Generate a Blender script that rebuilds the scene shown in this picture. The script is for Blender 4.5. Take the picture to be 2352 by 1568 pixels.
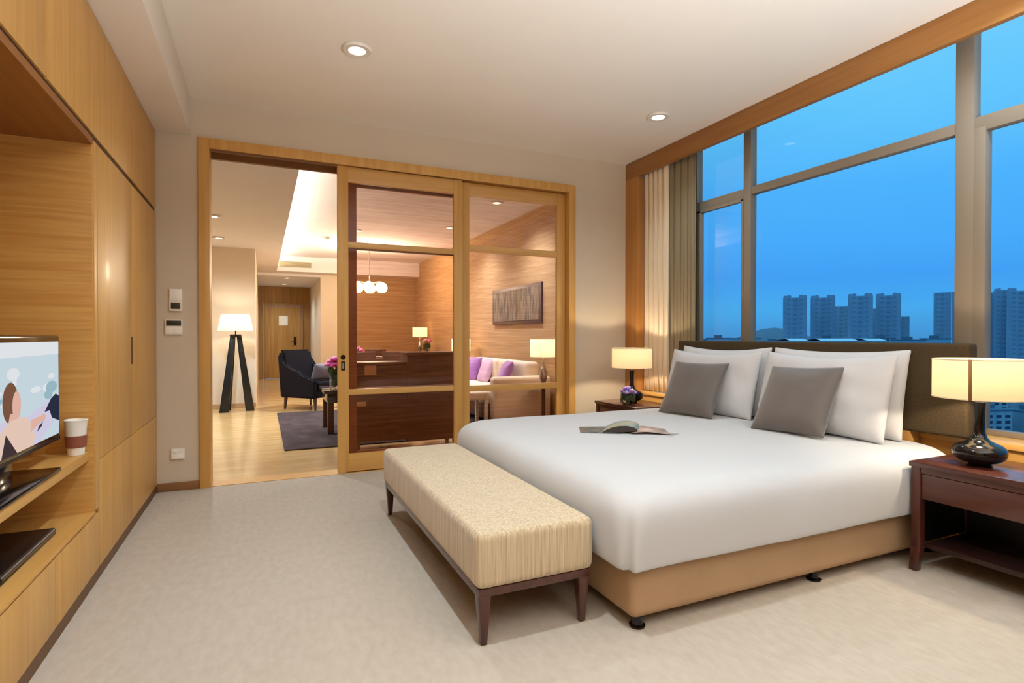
import bpy, bmesh, math, random
from math import pi, sin, cos, radians
from mathutils import Vector, Matrix, noise
random.seed(7)
for o in list(bpy.data.objects): bpy.data.objects.remove(o)
SC = bpy.context.scene
COL = SC.collection

# ------------------------------------------------------------------ camera
cam_d = bpy.data.cameras.new('camera'); cam = bpy.data.objects.new('camera', cam_d); COL.objects.link(cam)
F_PX = 1272.0
cam_d.sensor_fit = 'HORIZONTAL'; cam_d.sensor_width = 36.0; cam_d.lens = 36.0 * F_PX / 2352.0
cam_d.clip_start = 0.02; cam_d.clip_end = 12000
cam.location = (0, 0, 1.2)
cam.rotation_euler = (radians(90 - 0.5), 0, -math.atan(574 / F_PX))
SC.camera = cam

# ------------------------------------------------------------------ colour management
SC.view_settings.view_transform = 'Standard'; SC.view_settings.look = 'None'
SC.view_settings.exposure = 0.0; SC.view_settings.gamma = 1.0
SC.view_settings.use_curve_mapping = False
cy = SC.cycles
cy.use_denoising = True
cy.max_bounces = 8; cy.diffuse_bounces = 5; cy.glossy_bounces = 4; cy.transmission_bounces = 6; cy.transparent_max_bounces = 16
cy.sample_clamp_indirect = 6.0; cy.caustics_reflective = False; cy.caustics_refractive = False

def lin(c):
    c = c / 255.0
    return c / 12.92 if c <= 0.04045 else ((c + 0.055) / 1.055) ** 2.4
def rgb(r, g, b): return (lin(r), lin(g), lin(b), 1.0)

# ------------------------------------------------------------------ world: dusk sky gradient
W = bpy.data.worlds.new('dusk_sky'); SC.world = W; W.use_nodes = True
nt = W.node_tree; nt.nodes.clear()
wo = nt.nodes.new('ShaderNodeOutputWorld'); bg = nt.nodes.new('ShaderNodeBackground')
tc = nt.nodes.new('ShaderNodeTexCoord'); sep = nt.nodes.new('ShaderNodeSeparateXYZ'); ramp = nt.nodes.new('ShaderNodeValToRGB')
mr = nt.nodes.new('ShaderNodeMapRange'); mr.inputs['From Min'].default_value = -0.1; mr.inputs['From Max'].default_value = 0.5
nz = nt.nodes.new('ShaderNodeTexNoise'); nz.inputs['Scale'].default_value = 2.2; nz.inputs['Detail'].default_value = 4
mp = nt.nodes.new('ShaderNodeMapping'); mp.inputs['Scale'].default_value = (1, 1, 3.5)
ad = nt.nodes.new('ShaderNodeMath'); ad.operation = 'MULTIPLY_ADD'; ad.inputs[1].default_value = 0.10; 
sb = nt.nodes.new('ShaderNodeMath'); sb.operation = 'SUBTRACT'; sb.inputs[1].default_value = 0.05
nt.links.new(tc.outputs['Generated'], sep.inputs[0]); nt.links.new(tc.outputs['Generated'], mp.inputs[0]); nt.links.new(mp.outputs[0], nz.inputs['Vector'])
nt.links.new(nz.outputs['Fac'], ad.inputs[0]); nt.links.new(sep.outputs['Z'], ad.inputs[2]); nt.links.new(ad.outputs[0], sb.inputs[0])
nt.links.new(sb.outputs[0], mr.inputs['Value']); nt.links.new(mr.outputs[0], ramp.inputs[0])
nt.links.new(ramp.outputs[0], bg.inputs[0]); nt.links.new(bg.outputs[0], wo.inputs[0])
def pos(z): return (z + 0.1) / 0.6
els = [(-0.1, rgb(40, 95, 150)), (0.0, rgb(70, 150, 215)), (0.045, rgb(72, 172, 240)), (0.085, rgb(66, 161, 246)), (0.14, rgb(72, 172, 254)),
       (0.22, rgb(78, 180, 255)), (0.33, rgb(100, 200, 255)), (0.45, rgb(125, 212, 255))]
cr = ramp.color_ramp
cr.elements[0].position = pos(els[0][0]); cr.elements[0].color = els[0][1]
cr.elements[1].position = pos(els[-1][0]); cr.elements[1].color = els[-1][1]
for z, c in els[1:-1]:
    e = cr.elements.new(pos(z)); e.color = c
bg.inputs[1].default_value = 1.0

WARM = (1.0, 0.84, 0.62)        # lamp light
DOWN = (0.82, 0.98, 1.08); UPC = (0.90, 0.98, 1.08)        # downlights; UPC for the added fill uplights
P_DOWN = 74.0; P_UP = 800.0; P_LAMP = 26.0; P_LIV = 400.0

# ------------------------------------------------------------------ materials
MATS = {}
def mat(name, col, rough=0.6, metal=0.0, spec=0.4, var=0.0, vscale=(8, 8, 8), col2=None, bump=0.0, bscale=None, coat=0.0, emit=None, estr=0.0, detail=3.0, sheen=0.0, lo=0.35, hi=0.65):
    """Principled surface; var/col2 mixes a second colour by a stretched object-space noise."""
    if name in MATS: return MATS[name]
    m = bpy.data.materials.new(name); m.use_nodes = True
    n = m.node_tree.nodes; l = m.node_tree.links
    b = n['Principled BSDF']
    b.inputs['Base Color'].default_value = col; b.inputs['Roughness'].default_value = rough; b.inputs['Metallic'].default_value = metal
    b.inputs['Specular IOR Level'].default_value = spec
    b.inputs['Coat Weight'].default_value = coat; b.inputs['Coat Roughness'].default_value = 0.12
    if sheen: b.inputs['Sheen Weight'].default_value = sheen
    if emit: b.inputs['Emission Color'].default_value = emit; b.inputs['Emission Strength'].default_value = estr
    if var or col2 or bump:
        t = n.new('ShaderNodeTexCoord'); mp = n.new('ShaderNodeMapping'); mp.inputs['Scale'].default_value = vscale
        nz = n.new('ShaderNodeTexNoise'); nz.inputs['Scale'].default_value = 1.0; nz.inputs['Detail'].default_value = detail
        l.new(t.outputs['Object'], mp.inputs[0]); l.new(mp.outputs[0], nz.inputs['Vector'])
        if var or col2:
            c2 = col2 or tuple(x * (1 - var) for x in col[:3]) + (1,)
            r = n.new('ShaderNodeValToRGB'); r.color_ramp.elements[0].color = c2; r.color_ramp.elements[1].color = col
            r.color_ramp.elements[0].position = lo; r.color_ramp.elements[1].position = hi
            l.new(nz.outputs['Fac'], r.inputs[0]); l.new(r.outputs[0], b.inputs['Base Color'])
        if bump:
            bp = n.new('ShaderNodeBump'); bp.inputs['Strength'].default_value = bump; bp.inputs['Distance'].default_value = 0.01
            if bscale:
                mp2 = n.new('ShaderNodeMapping'); mp2.inputs['Scale'].default_value = bscale
                nz2 = n.new('ShaderNodeTexNoise'); nz2.inputs['Scale'].default_value = 1.0; nz2.inputs['Detail'].default_value = 2
                l.new(t.outputs['Object'], mp2.inputs[0]); l.new(mp2.outputs[0], nz2.inputs['Vector']); l.new(nz2.outputs['Fac'], bp.inputs['Height'])
            else: l.new(nz.outputs['Fac'], bp.inputs['Height'])
            l.new(bp.outputs[0], b.inputs['Normal'])
    MATS[name] = m
    return m
def glass(name, tint, refl=0.5, tint2=None, vscale=None, rough=0.0):
    if name in MATS: return MATS[name]
    m = bpy.data.materials.new(name); m.use_nodes = True
    n = m.node_tree.nodes; l = m.node_tree.links; n.clear()
    o = n.new('ShaderNodeOutputMaterial'); mx = n.new('ShaderNodeMixShader'); tr = n.new('ShaderNodeBsdfTransparent'); gl = n.new('ShaderNodeBsdfGlossy')
    fr = n.new('ShaderNodeFresnel'); fr.inputs['IOR'].default_value = 1.4
    mu = n.new('ShaderNodeMath'); mu.operation = 'MULTIPLY'; mu.inputs[1].default_value = refl
    gl.inputs['Roughness'].default_value = rough; tr.inputs['Color'].default_value = tint + (1,)
    if tint2:
        t = n.new('ShaderNodeTexCoord'); mp = n.new('ShaderNodeMapping'); mp.inputs['Scale'].default_value = vscale
        nz = n.new('ShaderNodeTexNoise'); nz.inputs['Scale'].default_value = 1; nz.inputs['Detail'].default_value = 2
        r = n.new('ShaderNodeValToRGB'); r.color_ramp.elements[0].color = tint2 + (1,); r.color_ramp.elements[1].color = tint + (1,)
        r.color_ramp.elements[0].position = .35; r.color_ramp.elements[1].position = .65
        l.new(t.outputs['Object'], mp.inputs[0]); l.new(mp.outputs[0], nz.inputs['Vector']); l.new(nz.outputs['Fac'], r.inputs[0]); l.new(r.outputs[0], tr.inputs['Color'])
    l.new(fr.outputs[0], mu.inputs[0]); l.new(mu.outputs[0], mx.inputs[0]); l.new(tr.outputs[0], mx.inputs[1]); l.new(gl.outputs[0], mx.inputs[2]); l.new(mx.outputs[0], o.inputs[0])
    MATS[name] = m
    return m
def shade_mat(name, col, glow, gstr):
    """Lamp shade cloth lit from inside."""
    if name in MATS: return MATS[name]
    m = bpy.data.materials.new(name); m.use_nodes = True
    n = m.node_tree.nodes; l = m.node_tree.links; n.clear()
    o = n.new('ShaderNodeOutputMaterial'); a = n.new('ShaderNodeAddShader'); mx = n.new('ShaderNodeMixShader'); mx.inputs[0].default_value = 0.45
    d = n.new('ShaderNodeBsdfDiffuse'); t = n.new('ShaderNodeBsdfTranslucent'); e = n.new('ShaderNodeEmission')
    d.inputs[0].default_value = col; t.inputs[0].default_value = col; e.inputs[0].default_value = glow; e.inputs[1].default_value = gstr
    l.new(d.outputs[0], mx.inputs[1]); l.new(t.outputs[0], mx.inputs[2]); l.new(mx.outputs[0], a.inputs[0]); l.new(e.outputs[0], a.inputs[1]); l.new(a.outputs[0], o.inputs[0])
    MATS[name] = m
    return m
def emis(name, col, s):
    if name in MATS: return MATS[name]
    m = bpy.data.materials.new(name); m.use_nodes = True
    n = m.node_tree.nodes; l = m.node_tree.links; n.clear()
    o = n.new('ShaderNodeOutputMaterial'); e = n.new('ShaderNodeEmission'); e.inputs[0].default_value = col; e.inputs[1].default_value = s
    l.new(e.outputs[0], o.inputs[0]); MATS[name] = m
    return m

OAK = rgb(212, 164, 92); OAK2 = rgb(202, 150, 78)
oak_v = mat('oak_vertical', OAK, 0.42, spec=0.35, col2=OAK2, vscale=(26, 26, 1.2), coat=0.04)
oak_h = mat('oak_across', OAK, 0.42, spec=0.35, col2=rgb(196, 142, 72), vscale=(2.0, 26, 50), coat=0.05)
oak_y = mat('oak_lengthwise', OAK, 0.42, spec=0.35, col2=OAK2, vscale=(26, 1.2, 26), coat=0.04)
oak_x = mat('oak_crosswise', OAK, 0.35, spec=0.5, col2=OAK2, vscale=(1.2, 26, 26), coat=0.1)
oak_dark = mat('oak_shadow_gap', rgb(70, 38, 16), 0.6)  # dark brown standing for shade in the cabinet gaps; also colours the handle
oak_trim = mat('window_oak_shaded', rgb(162, 112, 58), 0.4, spec=0.4, col2=rgb(150, 98, 46), vscale=(26, 1.2, 26))  # deeper oak: shade next to the ceiling is put into the colour
oak_trim_v = mat('window_oak_upright_shaded', rgb(186, 130, 70), 0.4, spec=0.4, col2=rgb(172, 114, 56), vscale=(26, 26, 1.2))  # jamb version of the oak deepened for shade, less dark
wall_m = mat('beige_paint', rgb(210, 194, 170), 0.85, spec=0.2, var=0.02, vscale=(3, 3, 3))
wall_w = mat('cream_paint', rgb(226, 210, 188), 0.85, spec=0.2, var=0.03, vscale=(3, 3, 3))
ceil_m = mat('ceiling_paint', rgb(238, 228, 214), 0.9, spec=0.1, var=0.015, vscale=(2, 2, 2))
ceil_l = mat('living_ceiling_paint', rgb(228, 221, 220), 0.9, spec=0.1, var=0.02, vscale=(2, 2, 2))
carpet = mat('carpet', rgb(190, 180, 166), 0.95, spec=0.05, col2=rgb(183, 172, 157), vscale=(30, 14, 14), bump=0.25, bscale=(260, 260, 260), detail=6)
woodfl = mat('wood_floor', rgb(208, 172, 120), 0.22, spec=0.5, col2=rgb(190, 150, 96), vscale=(1.5, 14, 14), coat=0.3)
grass_m = mat('woven_brown_wallcovering', rgb(190, 156, 114), 0.8, spec=0.2, col2=rgb(172, 136, 94), vscale=(1.2, 1.2, 45), detail=4)
walnut = mat('dark_walnut', rgb(82, 42, 32), 0.25, spec=0.5, col2=rgb(70, 34, 27), vscale=(22, 1.2, 22), coat=0.4)
walnut_v = mat('dark_walnut_upright', rgb(82, 42, 32), 0.3, spec=0.5, col2=rgb(58, 27, 22), vscale=(26, 26, 2), coat=0.3)
espresso = mat('espresso_wood', rgb(98, 64, 44), 0.4, spec=0.4, col2=rgb(76, 48, 32), vscale=(3, 3, 50))
black = mat('black_plastic', rgb(16, 15, 15), 0.3, spec=0.5)
blackg = mat('black_gloss', rgb(12, 9, 9), 0.12, spec=0.45, coat=0.1)
white_pl = mat('white_plastic', rgb(238, 230, 216), 0.4, spec=0.4)
linen = mat('white_linen', rgb(196, 197, 198), 0.9, spec=0.15, sheen=0.2, bump=0.06, bscale=(9, 9, 9))
linen_p = mat('white_pillowcase', rgb(206, 206, 207), 0.9, spec=0.15, sheen=0.2, bump=0.12, bscale=(11, 11, 11))
greyf = mat('grey_satin_fabric', rgb(102, 94, 88), 0.5, spec=0.35, sheen=0.5, var=0.08, vscale=(5, 5, 5))
tan = mat('tan_upholstery', rgb(178, 146, 112), 0.7, spec=0.25, var=0.06, vscale=(4, 4, 4))
velvet = mat('cream_chenille', rgb(212, 196, 166), 0.85, spec=0.1, col2=rgb(166, 144, 112), vscale=(110, 110, 3), detail=2, sheen=0.4, lo=.2, hi=.7, bump=0.25, bscale=(12, 12, 12))
headm = mat('taupe_headboard_fabric', rgb(78, 66, 48), 0.85, spec=0.12, col2=rgb(70, 58, 42), vscale=(90, 90, 90))
frame_m = mat('window_frame_metal', rgb(138, 126, 110), 0.45, spec=0.4, metal=0.0)
curt_m = mat('cream_curtain', rgb(232, 212, 182), 0.85, spec=0.1, var=0.05, vscale=(30, 30, 1))
drape_m = mat('taupe_drape', rgb(146, 132, 106), 0.85, spec=0.1, var=0.03, vscale=(30, 30, 1))
win_g = glass('window_glass', (0.99, 0.995, 0.995), 0.12)
door_g = glass('door_glass', (0.95, 0.89, 0.88), 0.45, (0.90, 0.82, 0.80), (1.5, 1.5, 70))
clear_g = glass('clear_glass', (0.97, 0.98, 0.98), 0.8)
chrome = mat('brushed_steel', rgb(190, 186, 180), 0.25, metal=1.0)
lens = emis('lit_lens', (1, 0.93, 0.8, 1), 6.0)
shade_c = shade_mat('lamp_shade_cloth', rgb(246, 226, 186), (1, 0.83, 0.56, 1), 0.34)
shade_far = shade_mat('floor_lamp_shade_cloth', rgb(250, 236, 205), (1, 0.86, 0.60, 1), 0.85)
navy = mat('navy_upholstery', rgb(30, 26, 30), 0.9, spec=0.08)
rugm = mat('charcoal_rug', rgb(76, 64, 64), 0.95, spec=0.05, col2=rgb(60, 49, 49), vscale=(5, 3, 3), detail=5)
purple = mat('purple_satin', rgb(160, 104, 176), 0.5, spec=0.35, sheen=0.3)
creamf = mat('cream_upholstery', rgb(232, 216, 194), 0.85, spec=0.15)

# ------------------------------------------------------------------ mesh helpers
class B:
    """Collects shapes and links them as ONE mesh object."""
    def __init__(s): s.bm = bmesh.new()
    def _mi(s, faces, mi):
        for f in faces: f.material_index = mi
    def box(s, x0, x1, y0, y1, z0, z1, bev=0.0, seg=2, mi=0):
        t = bmesh.new(); bmesh.ops.create_cube(t, size=1)
        bmesh.ops.scale(t, vec=(abs(x1 - x0), abs(y1 - y0), abs(z1 - z0)), verts=t.verts)
        bmesh.ops.translate(t, vec=((x0 + x1) / 2, (y0 + y1) / 2, (z0 + z1) / 2), verts=t.verts)
        if bev: bmesh.ops.bevel(t, geom=list(t.edges), offset=bev, segments=seg, profile=0.6, affect='EDGES')
        s._add(t, mi); return s
    def _add(s, t, mi=0, M=None):
        if M is not None: bmesh.ops.transform(t, matrix=M, verts=t.verts)
        t.verts.index_update(); mp = [s.bm.verts.new(v.co) for v in t.verts]
        for f in t.faces:
            try: g = s.bm.faces.new([mp[v.index] for v in f.verts]); g.material_index = mi if mi is not None else f.material_index
            except ValueError: pass
        t.free()
    def lathe(s, prof, c=(0, 0, 0), seg=32, mi=0, sx=1.0, sy=1.0):
        rings = []
        for r, z in prof:
            if r < 1e-5: rings.append([s.bm.verts.new((c[0], c[1], c[2] + z))])
            else: rings.append([s.bm.verts.new((c[0] + sx * r * cos(2 * pi * k / seg), c[1] + sy * r * sin(2 * pi * k / seg), c[2] + z)) for k in range(seg)])
        for a, b in zip(rings, rings[1:]):
            for k in range(seg):
                k2 = (k + 1) % seg
                v = [a[k % len(a)], a[k2 % len(a)], b[k2 % len(b)], b[k % len(b)]]
                u = []
                [u.append(x) for x in v if x not in u]
                if len(u) >= 3:
                    f = s.bm.faces.new(u); f.material_index = mi
        return s
    def rod(s, p0, p1, r0, r1=None, seg=12, mi=0):
        r1 = r0 if r1 is None else r1
        p0, p1 = Vector(p0), Vector(p1); d = p1 - p0
        t = bmesh.new(); bmesh.ops.create_cone(t, cap_ends=True, segments=seg, radius1=r0, radius2=r1, depth=d.length)
        M = Matrix.Translation((p0 + p1) / 2) @ d.to_track_quat('Z', 'Y').to_matrix().to_4x4()
        s._add(t, mi, M); return s
    def post(s, p0, p1, a0, a1, b0=None, b1=None, mi=0, bev=0.0):
        """square post from p0 to p1 with sizes a (x) and b (y)"""
        b0 = a0 if b0 is None else b0; b1 = a1 if b1 is None else b1
        t = bmesh.new(); vs = []
        for p, a, b in ((p0, a0, b0), (p1, a1, b1)):
            vs.append([t.verts.new((p[0] + sx * a / 2, p[1] + sy * b / 2, p[2])) for sx, sy in ((-1, -1), (1, -1), (1, 1), (-1, 1))])
        t.faces.new(vs[0][::-1]); t.faces.new(vs[1])
        for k in range(4): t.faces.new([vs[0][k], vs[0][(k + 1) % 4], vs[1][(k + 1) % 4], vs[1][k]])
        bmesh.ops.recalc_face_normals(t, faces=t.faces)
        if bev: bmesh.ops.bevel(t, geom=list(t.edges), offset=bev, segments=2, profile=0.6, affect='EDGES')
        s._add(t, mi); return s
    def ball(s, c, r, mi=0, sub=2, sc=(1, 1, 1)):
        t = bmesh.new(); bmesh.ops.create_icosphere(t, subdivisions=sub, radius=r)
        s._add(t, mi, Matrix.Translation(c) @ Matrix.Diagonal((*sc, 1))); return s
    def grid(s, pts, mi=0, closed=False):
        V = [[s.bm.verts.new(p) for p in row] for row in pts]
        for i in range(len(V) - 1):
            m = len(V[i])
            for j in range(m if closed else m - 1):
                f = s.bm.faces.new([V[i][j], V[i][(j + 1) % m], V[i + 1][(j + 1) % m], V[i + 1][j]]); f.material_index = mi
        return V
    def poly(s, pts, mi=0):
        f = s.bm.faces.new([s.bm.verts.new(p) for p in pts]); f.material_index = mi; return s
    def done(s, name, mats, parent=None, loc=(0, 0, 0), rot=(0, 0, 0), smooth=True, sub=0, solid=0.0, ang=38):
        me = bpy.data.meshes.new(name)
        bmesh.ops.recalc_face_normals(s.bm, faces=s.bm.faces)
        s.bm.to_mesh(me); s.bm.free()
        for m in (mats if isinstance(mats, (list, tuple)) else [mats]): me.materials.append(m)
        o = bpy.data.objects.new(name, me); COL.objects.link(o)
        o.location = loc; o.rotation_euler = rot if isinstance(rot, (tuple, list, Vector)) else (0, 0, rot)
        if parent: o.parent = parent
        if smooth:
            for p in me.polygons: p.use_smooth = True
            me.set_sharp_from_angle(angle=radians(ang))
        if solid:
            md = o.modifiers.new('solid', 'SOLIDIFY'); md.thickness = solid; md.offset = 0
        if sub:
            md = o.modifiers.new('sub', 'SUBSURF'); md.levels = sub; md.render_levels = sub
        return o
def tag(o, label, cat, group=None, kind=None):
    o['label'] = label; o['category'] = cat
    if group: o['group'] = group
    if kind: o['kind'] = kind
    return o
def struct(o, label=None):
    o['kind'] = 'structure'
    if label: o['label'] = label
    return o
def empty(name, loc=(0, 0, 0), rz=0.0):
    o = bpy.data.objects.new(name, None); COL.objects.link(o); o.location = loc; o.rotation_euler = (0, 0, rz); o.empty_display_size = 0.1
    return o
def thing(name, label, cat, loc=(0, 0, 0), rz=0.0, group=None): return tag(empty(name, loc, rz), label, cat, group)
def dup(root, loc, rz=0.0, label=None, group=None, scale=None):
    r = root.copy(); COL.objects.link(r); r.location = loc; r.rotation_euler = (0, 0, rz)
    if label: r['label'] = label
    if group: r['group'] = group
    if scale: r.scale = scale
    for ch in list(root.children):
        c = ch.copy(); COL.objects.link(c); c.parent = r
        for g in list(ch.children):
            d = g.copy(); COL.objects.link(d); d.parent = c
    return r
def light(name, kind, loc, power, col, parent=None, **kw):
    d = bpy.data.lights.new(name, kind); d.energy = power; d.color = col
    for k, v in kw.items(): setattr(d, k, v)
    o = bpy.data.objects.new(name, d); COL.objects.link(o); o.location = loc
    if parent: o.parent = parent
    return o
def bx(name, m, *dims, parent=None, bev=0.0, loc=(0, 0, 0)):
    return B().box(*dims, bev=bev).done(name, m, parent, loc, smooth=bev > 0)

# ================================================================== SETTING
YB = 5.008; XC = -0.74; XW = 3.62; ZC = 3.07; YR = -2.6
# bedroom floor and ceiling
struct(bx('floor', carpet, -1.40, 3.62, YR, 5.03, -0.1, 0.0), 'beige wall-to-wall carpet of the bedroom')
struct(bx('floor_living', woodfl, -2.6, 3.62, 5.03, 17.6, -0.1, -0.002), 'pale wood floor of the living room')
ce = struct(bx('ceiling', ceil_m, -1.40, 3.62, YR, 5.1, ZC, ZC + 0.1), 'cream bedroom ceiling')
bx('bulkhead', ceil_m, -1.40, -0.505, YR, 5.005, 2.778, ZC, parent=ce, bev=0.006)
# partition wall with the opening for the sliding doors
w = B().box(-1.40, -0.454, YB, 5.19, 0, ZC).box(2.977, XW + 0.3, YB, 5.19, 0, ZC).box(-0.454, 2.977, YB, 5.19, 2.771, ZC)
struct(w.done('wall_back', wall_m, smooth=False), 'beige partition wall around the sliding doors')
struct(bx('wall_left', wall_m, -1.5, -1.40, YR, 5.19, 0, ZC))
struct(bx('wall_front', mat('dark_unseen_wall', rgb(104, 78, 56), 0.6), -1.40, XW, YR - 0.1, YR, 0, ZC))  # unseen wall, made dark to cut light bounced from behind
# window wall: oak apron, sill, fascia, jamb; solid behind the camera
w = B().box(XW, 3.80, YR, 4.79, 0, 0.60).box(XW, 3.88, YR, -0.9, 0.60, ZC)
struct(w.done('wall_right', oak_y, smooth=False), 'oak panelled wall below the bedroom windows')
struct(bx('trim_1', oak_trim_v, XW - 0.004, 3.88, 4.79, YB, 0, 2.892, bev=0.004), 'oak jamb at the corner beside the curtain')
w = B().box(XW - 0.004, 3.66, YR, YB, 2.892, ZC - 0.002, bev=0.004).box(3.66, 3.92, YR, YB, 3.05, ZC + 0.05)
struct(w.done('trim_2', oak_trim), 'oak fascia above the bedroom windows')
struct(bx('trim_3', oak_y, XW - 0.02, 3.90, YR, 4.785, 0.60, 0.632, bev=0.005), 'oak window sill')
# baseboard left of the door
struct(bx('baseboard_back', mat('brown_skirting', rgb(142, 96, 58), 0.5), XC, -0.456, 4.992, 5.006, 0, 0.065, bev=0.003), 'brown baseboard beside the door frame')
struct(bx('baseboard_right', mat('brown_skirting', rgb(142, 96, 58), 0.5), 2.979, 3.61, 4.992, 5.006, 0, 0.065, bev=0.003))

# ---- windows (frame plane X 3.85)
XG = 3.85
def window(name, panes, bars, label):
    wn = empty(name, (XG, 0, 0)); struct(wn, label)
    b = B()
    for y0, y1, z0, z1 in bars: k_ = 0.035 if z1 - z0 > 1 else 0.030; b.box(-k_, k_, y0, y1, z0, z1, bev=0.004)
    b.done('window_frame', frame_m, wn)
    for y0, y1, z0, z1 in panes:
        B().box(-0.004, 0.004, y0, y1, z0, z1).done('glass_pane', win_g, wn, smooth=False)
ZT0, ZT1 = 2.418, 2.485
window('window_1', [(3.53, 4.17, ZT1, 3.02), (3.57, 4.12, 0.70, 2.40)],
       [(3.488, 3.567, 0.632, 3.05), (4.13, 4.22, 0.632, 3.05), (3.50, 4.2, 2.40, ZT1), (3.50, 4.2, 0.632, 0.71), (3.50, 4.2, 3.0, 3.05)], 'narrow window beside the taupe drape')
b_sash = B()
for y0, y1, z0, z1 in ((4.075, 4.13, 0.70, 2.40), (3.567, 3.59, 0.70, 2.40), (3.567, 4.13, 2.375, 2.405)): b_sash.box(3.81, 3.85, y0, y1, z0, z1, bev=0.004)
_s = b_sash.done('window_sash', frame_m); _s.parent = bpy.data.objects['window_1']; _s.location = (-XG, 0, 0)
window('window_2', [(1.94, 3.49, ZT1, 3.02), (1.94, 3.49, 0.66, ZT0)],
       [(1.93, 3.49, ZT0, ZT1), (1.93, 3.49, 0.632, 0.67), (1.93, 3.49, 3.0, 3.05)], 'wide window behind the headboard')
window('window_3', [(0.30, 1.86, ZT1, 3.02), (0.30, 1.82, 0.66, ZT0)],
       [(1.858, 1.955, 0.632, 3.05), (1.80, 1.86, 0.632, 2.42), (0.25, 1.86, ZT0 - 0.02, ZT1), (0.25, 1.86, 0.632, 0.665), (0.25, 1.86, 3.0, 3.05)], 'window above the near bedside table')
window('window_4', [(-0.85, 0.20, ZT1, 3.02), (-0.85, 0.20, 0.66, ZT0)],
       [(0.18, 0.28, 0.632, 3.05), (-0.95, -0.85, 0.632, 3.05), (-0.9, 0.2, ZT0, ZT1), (-0.9, 0.2, 0.632, 0.665), (-0.9, 0.2, 3.0, 3.05)], 'window nearest the camera')

# ---- sliding door frame
w = B()
w.box(-0.454, -0.376, 4.985, 5.20, 0, 2.771, bev=0.005).box(2.90, 2.977, 4.985, 5.20, 0, 2.771, bev=0.005)
w.box(-0.376, 2.90, 4.985, 5.005, 2.69, 2.771, bev=0.004).box(-0.376, 2.90, 5.005, 5.20, 2.715, 2.771)
struct(w.done('trim_4', oak_v), 'oak frame around the sliding doors')
w = B().box(-0.376, 2.90, 5.165, 5.20, 2.66, 2.715).box(-0.376, 0.60, 5.005, 5.012, 2.672, 2.69)
struct(w.done('trim_5', mat('oak_track', rgb(120, 78, 38), 0.5)), 'sliding door track under the frame head')
struct(bx('trim_6', oak_x, -0.376, 2.90, 5.012, 5.20, -0.02, 0.004), 'oak threshold under the sliding doors')

def sliding_door(name, label, x0, x1, y, sl, sr, zs, gm, wood=oak_v, lock=False):
    """zs: bottom, bottom-rail top, lower mid rail, upper mid rail, top-rail bottom, top"""
    d = empty(name, (x0, y, 0)); struct(d, label); W_ = x1 - x0; T = 0.02
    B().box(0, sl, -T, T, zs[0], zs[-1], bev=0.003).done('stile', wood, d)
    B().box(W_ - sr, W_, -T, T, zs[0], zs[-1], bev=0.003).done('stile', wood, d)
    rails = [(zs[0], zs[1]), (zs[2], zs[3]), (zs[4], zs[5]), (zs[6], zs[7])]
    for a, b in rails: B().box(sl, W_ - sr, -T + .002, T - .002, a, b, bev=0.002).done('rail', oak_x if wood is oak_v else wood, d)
    for (a, b) in ((zs[1], zs[2]), (zs[3], zs[4]), (zs[5], zs[6])):
        B().box(sl - 0.01, W_ - sr + 0.01, -0.003, 0.003, a - 0.008, b + 0.008).done('glass_pane', gm, d, smooth=False)
    if lock:
        l = B().rod((0.045, -T - 0.003, 1.02), (0.045, -T + 0.004, 1.02), 0.022, seg=20).box(0.028, 0.062, -T - 0.004, -T + 0.002, 0.905, 0.985, bev=0.001).box(0.038, 0.052, -T - 0.006, -T, 0.92, 0.97, mi=1)
        l.done('lock', [mat('dark_bronze', rgb(52, 36, 24), 0.35, metal=0.8), chrome], d)
    return d
sliding_door('door_1', 'glazed oak sliding door in front, with the dark lock', 0.60, 1.747, 5.038, 0.092, 0.086, (0.014, 0.168, 0.687, 0.737, 1.982, 2.032, 2.553, 2.688), door_g, lock=True)
sliding_door('door_2', 'glazed oak sliding door at the right of the frame', 1.70, 2.897, 5.086, 0.135, 0.098, (0.014, 0.168, 0.664, 0.722, 2.025, 2.088, 2.566, 2.688), door_g)
sliding_door('door_3', 'third sliding door stacked behind the front one', 0.692, 1.85, 5.137, 0.085, 0.085, (0.014, 0.168, 0.687, 0.737, 1.982, 2.032, 2.545, 2.66), glass('door_glass_clear', (0.97, 0.95, 0.93), 0.2), wood=mat('oak_rear_shaded', rgb(150, 92, 48), 0.5))  # darker oak: shade behind the front door is put into the colour

# ---- living room shell
ZL = 3.05; ZD = 2.70
struct(bx('wall_living_right', grass_m, XW, 3.80, 5.19, 14.3, 0, ZL), 'brown woven wallcovering on the living room side wall')
struct(bx('wall_living_far', grass_m, 2.02, XW, 14.2, 14.35, 0, ZL), 'brown woven wallcovering behind the dining table')
w = B().box(1.30, 2.02, 14.2, 14.35, 0, ZL).box(1.30, 1.42, 14.35, 17.5, 0, ZL)
struct(w.done('wall_hall_right', wall_w, smooth=False), 'cream wall right of the hallway')
w = B().box(-2.6, -0.1, 10.45, 10.6, 0, ZD + .02).box(-0.2, -0.1, 10.6, 17.5, 0, ZD + .02)
struct(w.done('wall_hall_left', wall_w, smooth=False), 'cream wall behind the tripod floor lamp')
struct(bx('wall_living_left', wall_w, -2.7, -2.6, 5.19, 10.6, 0, ZL))
struct(bx('baseboard_left', mat('pale_skirting', rgb(186, 150, 112), 0.5), -2.6, -0.1, 10.43, 10.449, 0, 0.07), 'baseboard behind the tripod floor lamp')
hall_w = mat('hall_veneer', rgb(164, 122, 66), 0.5, col2=rgb(146, 104, 52), vscale=(20, 20, 1))
w = B().box(-0.1, 0.02, 17.3, 17.5, 0, 2.64).box(1.10, 1.30, 17.3, 17.5, 0, 2.64).box(0.02, 1.10, 17.3, 17.5, 2.16, 2.64)
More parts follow.
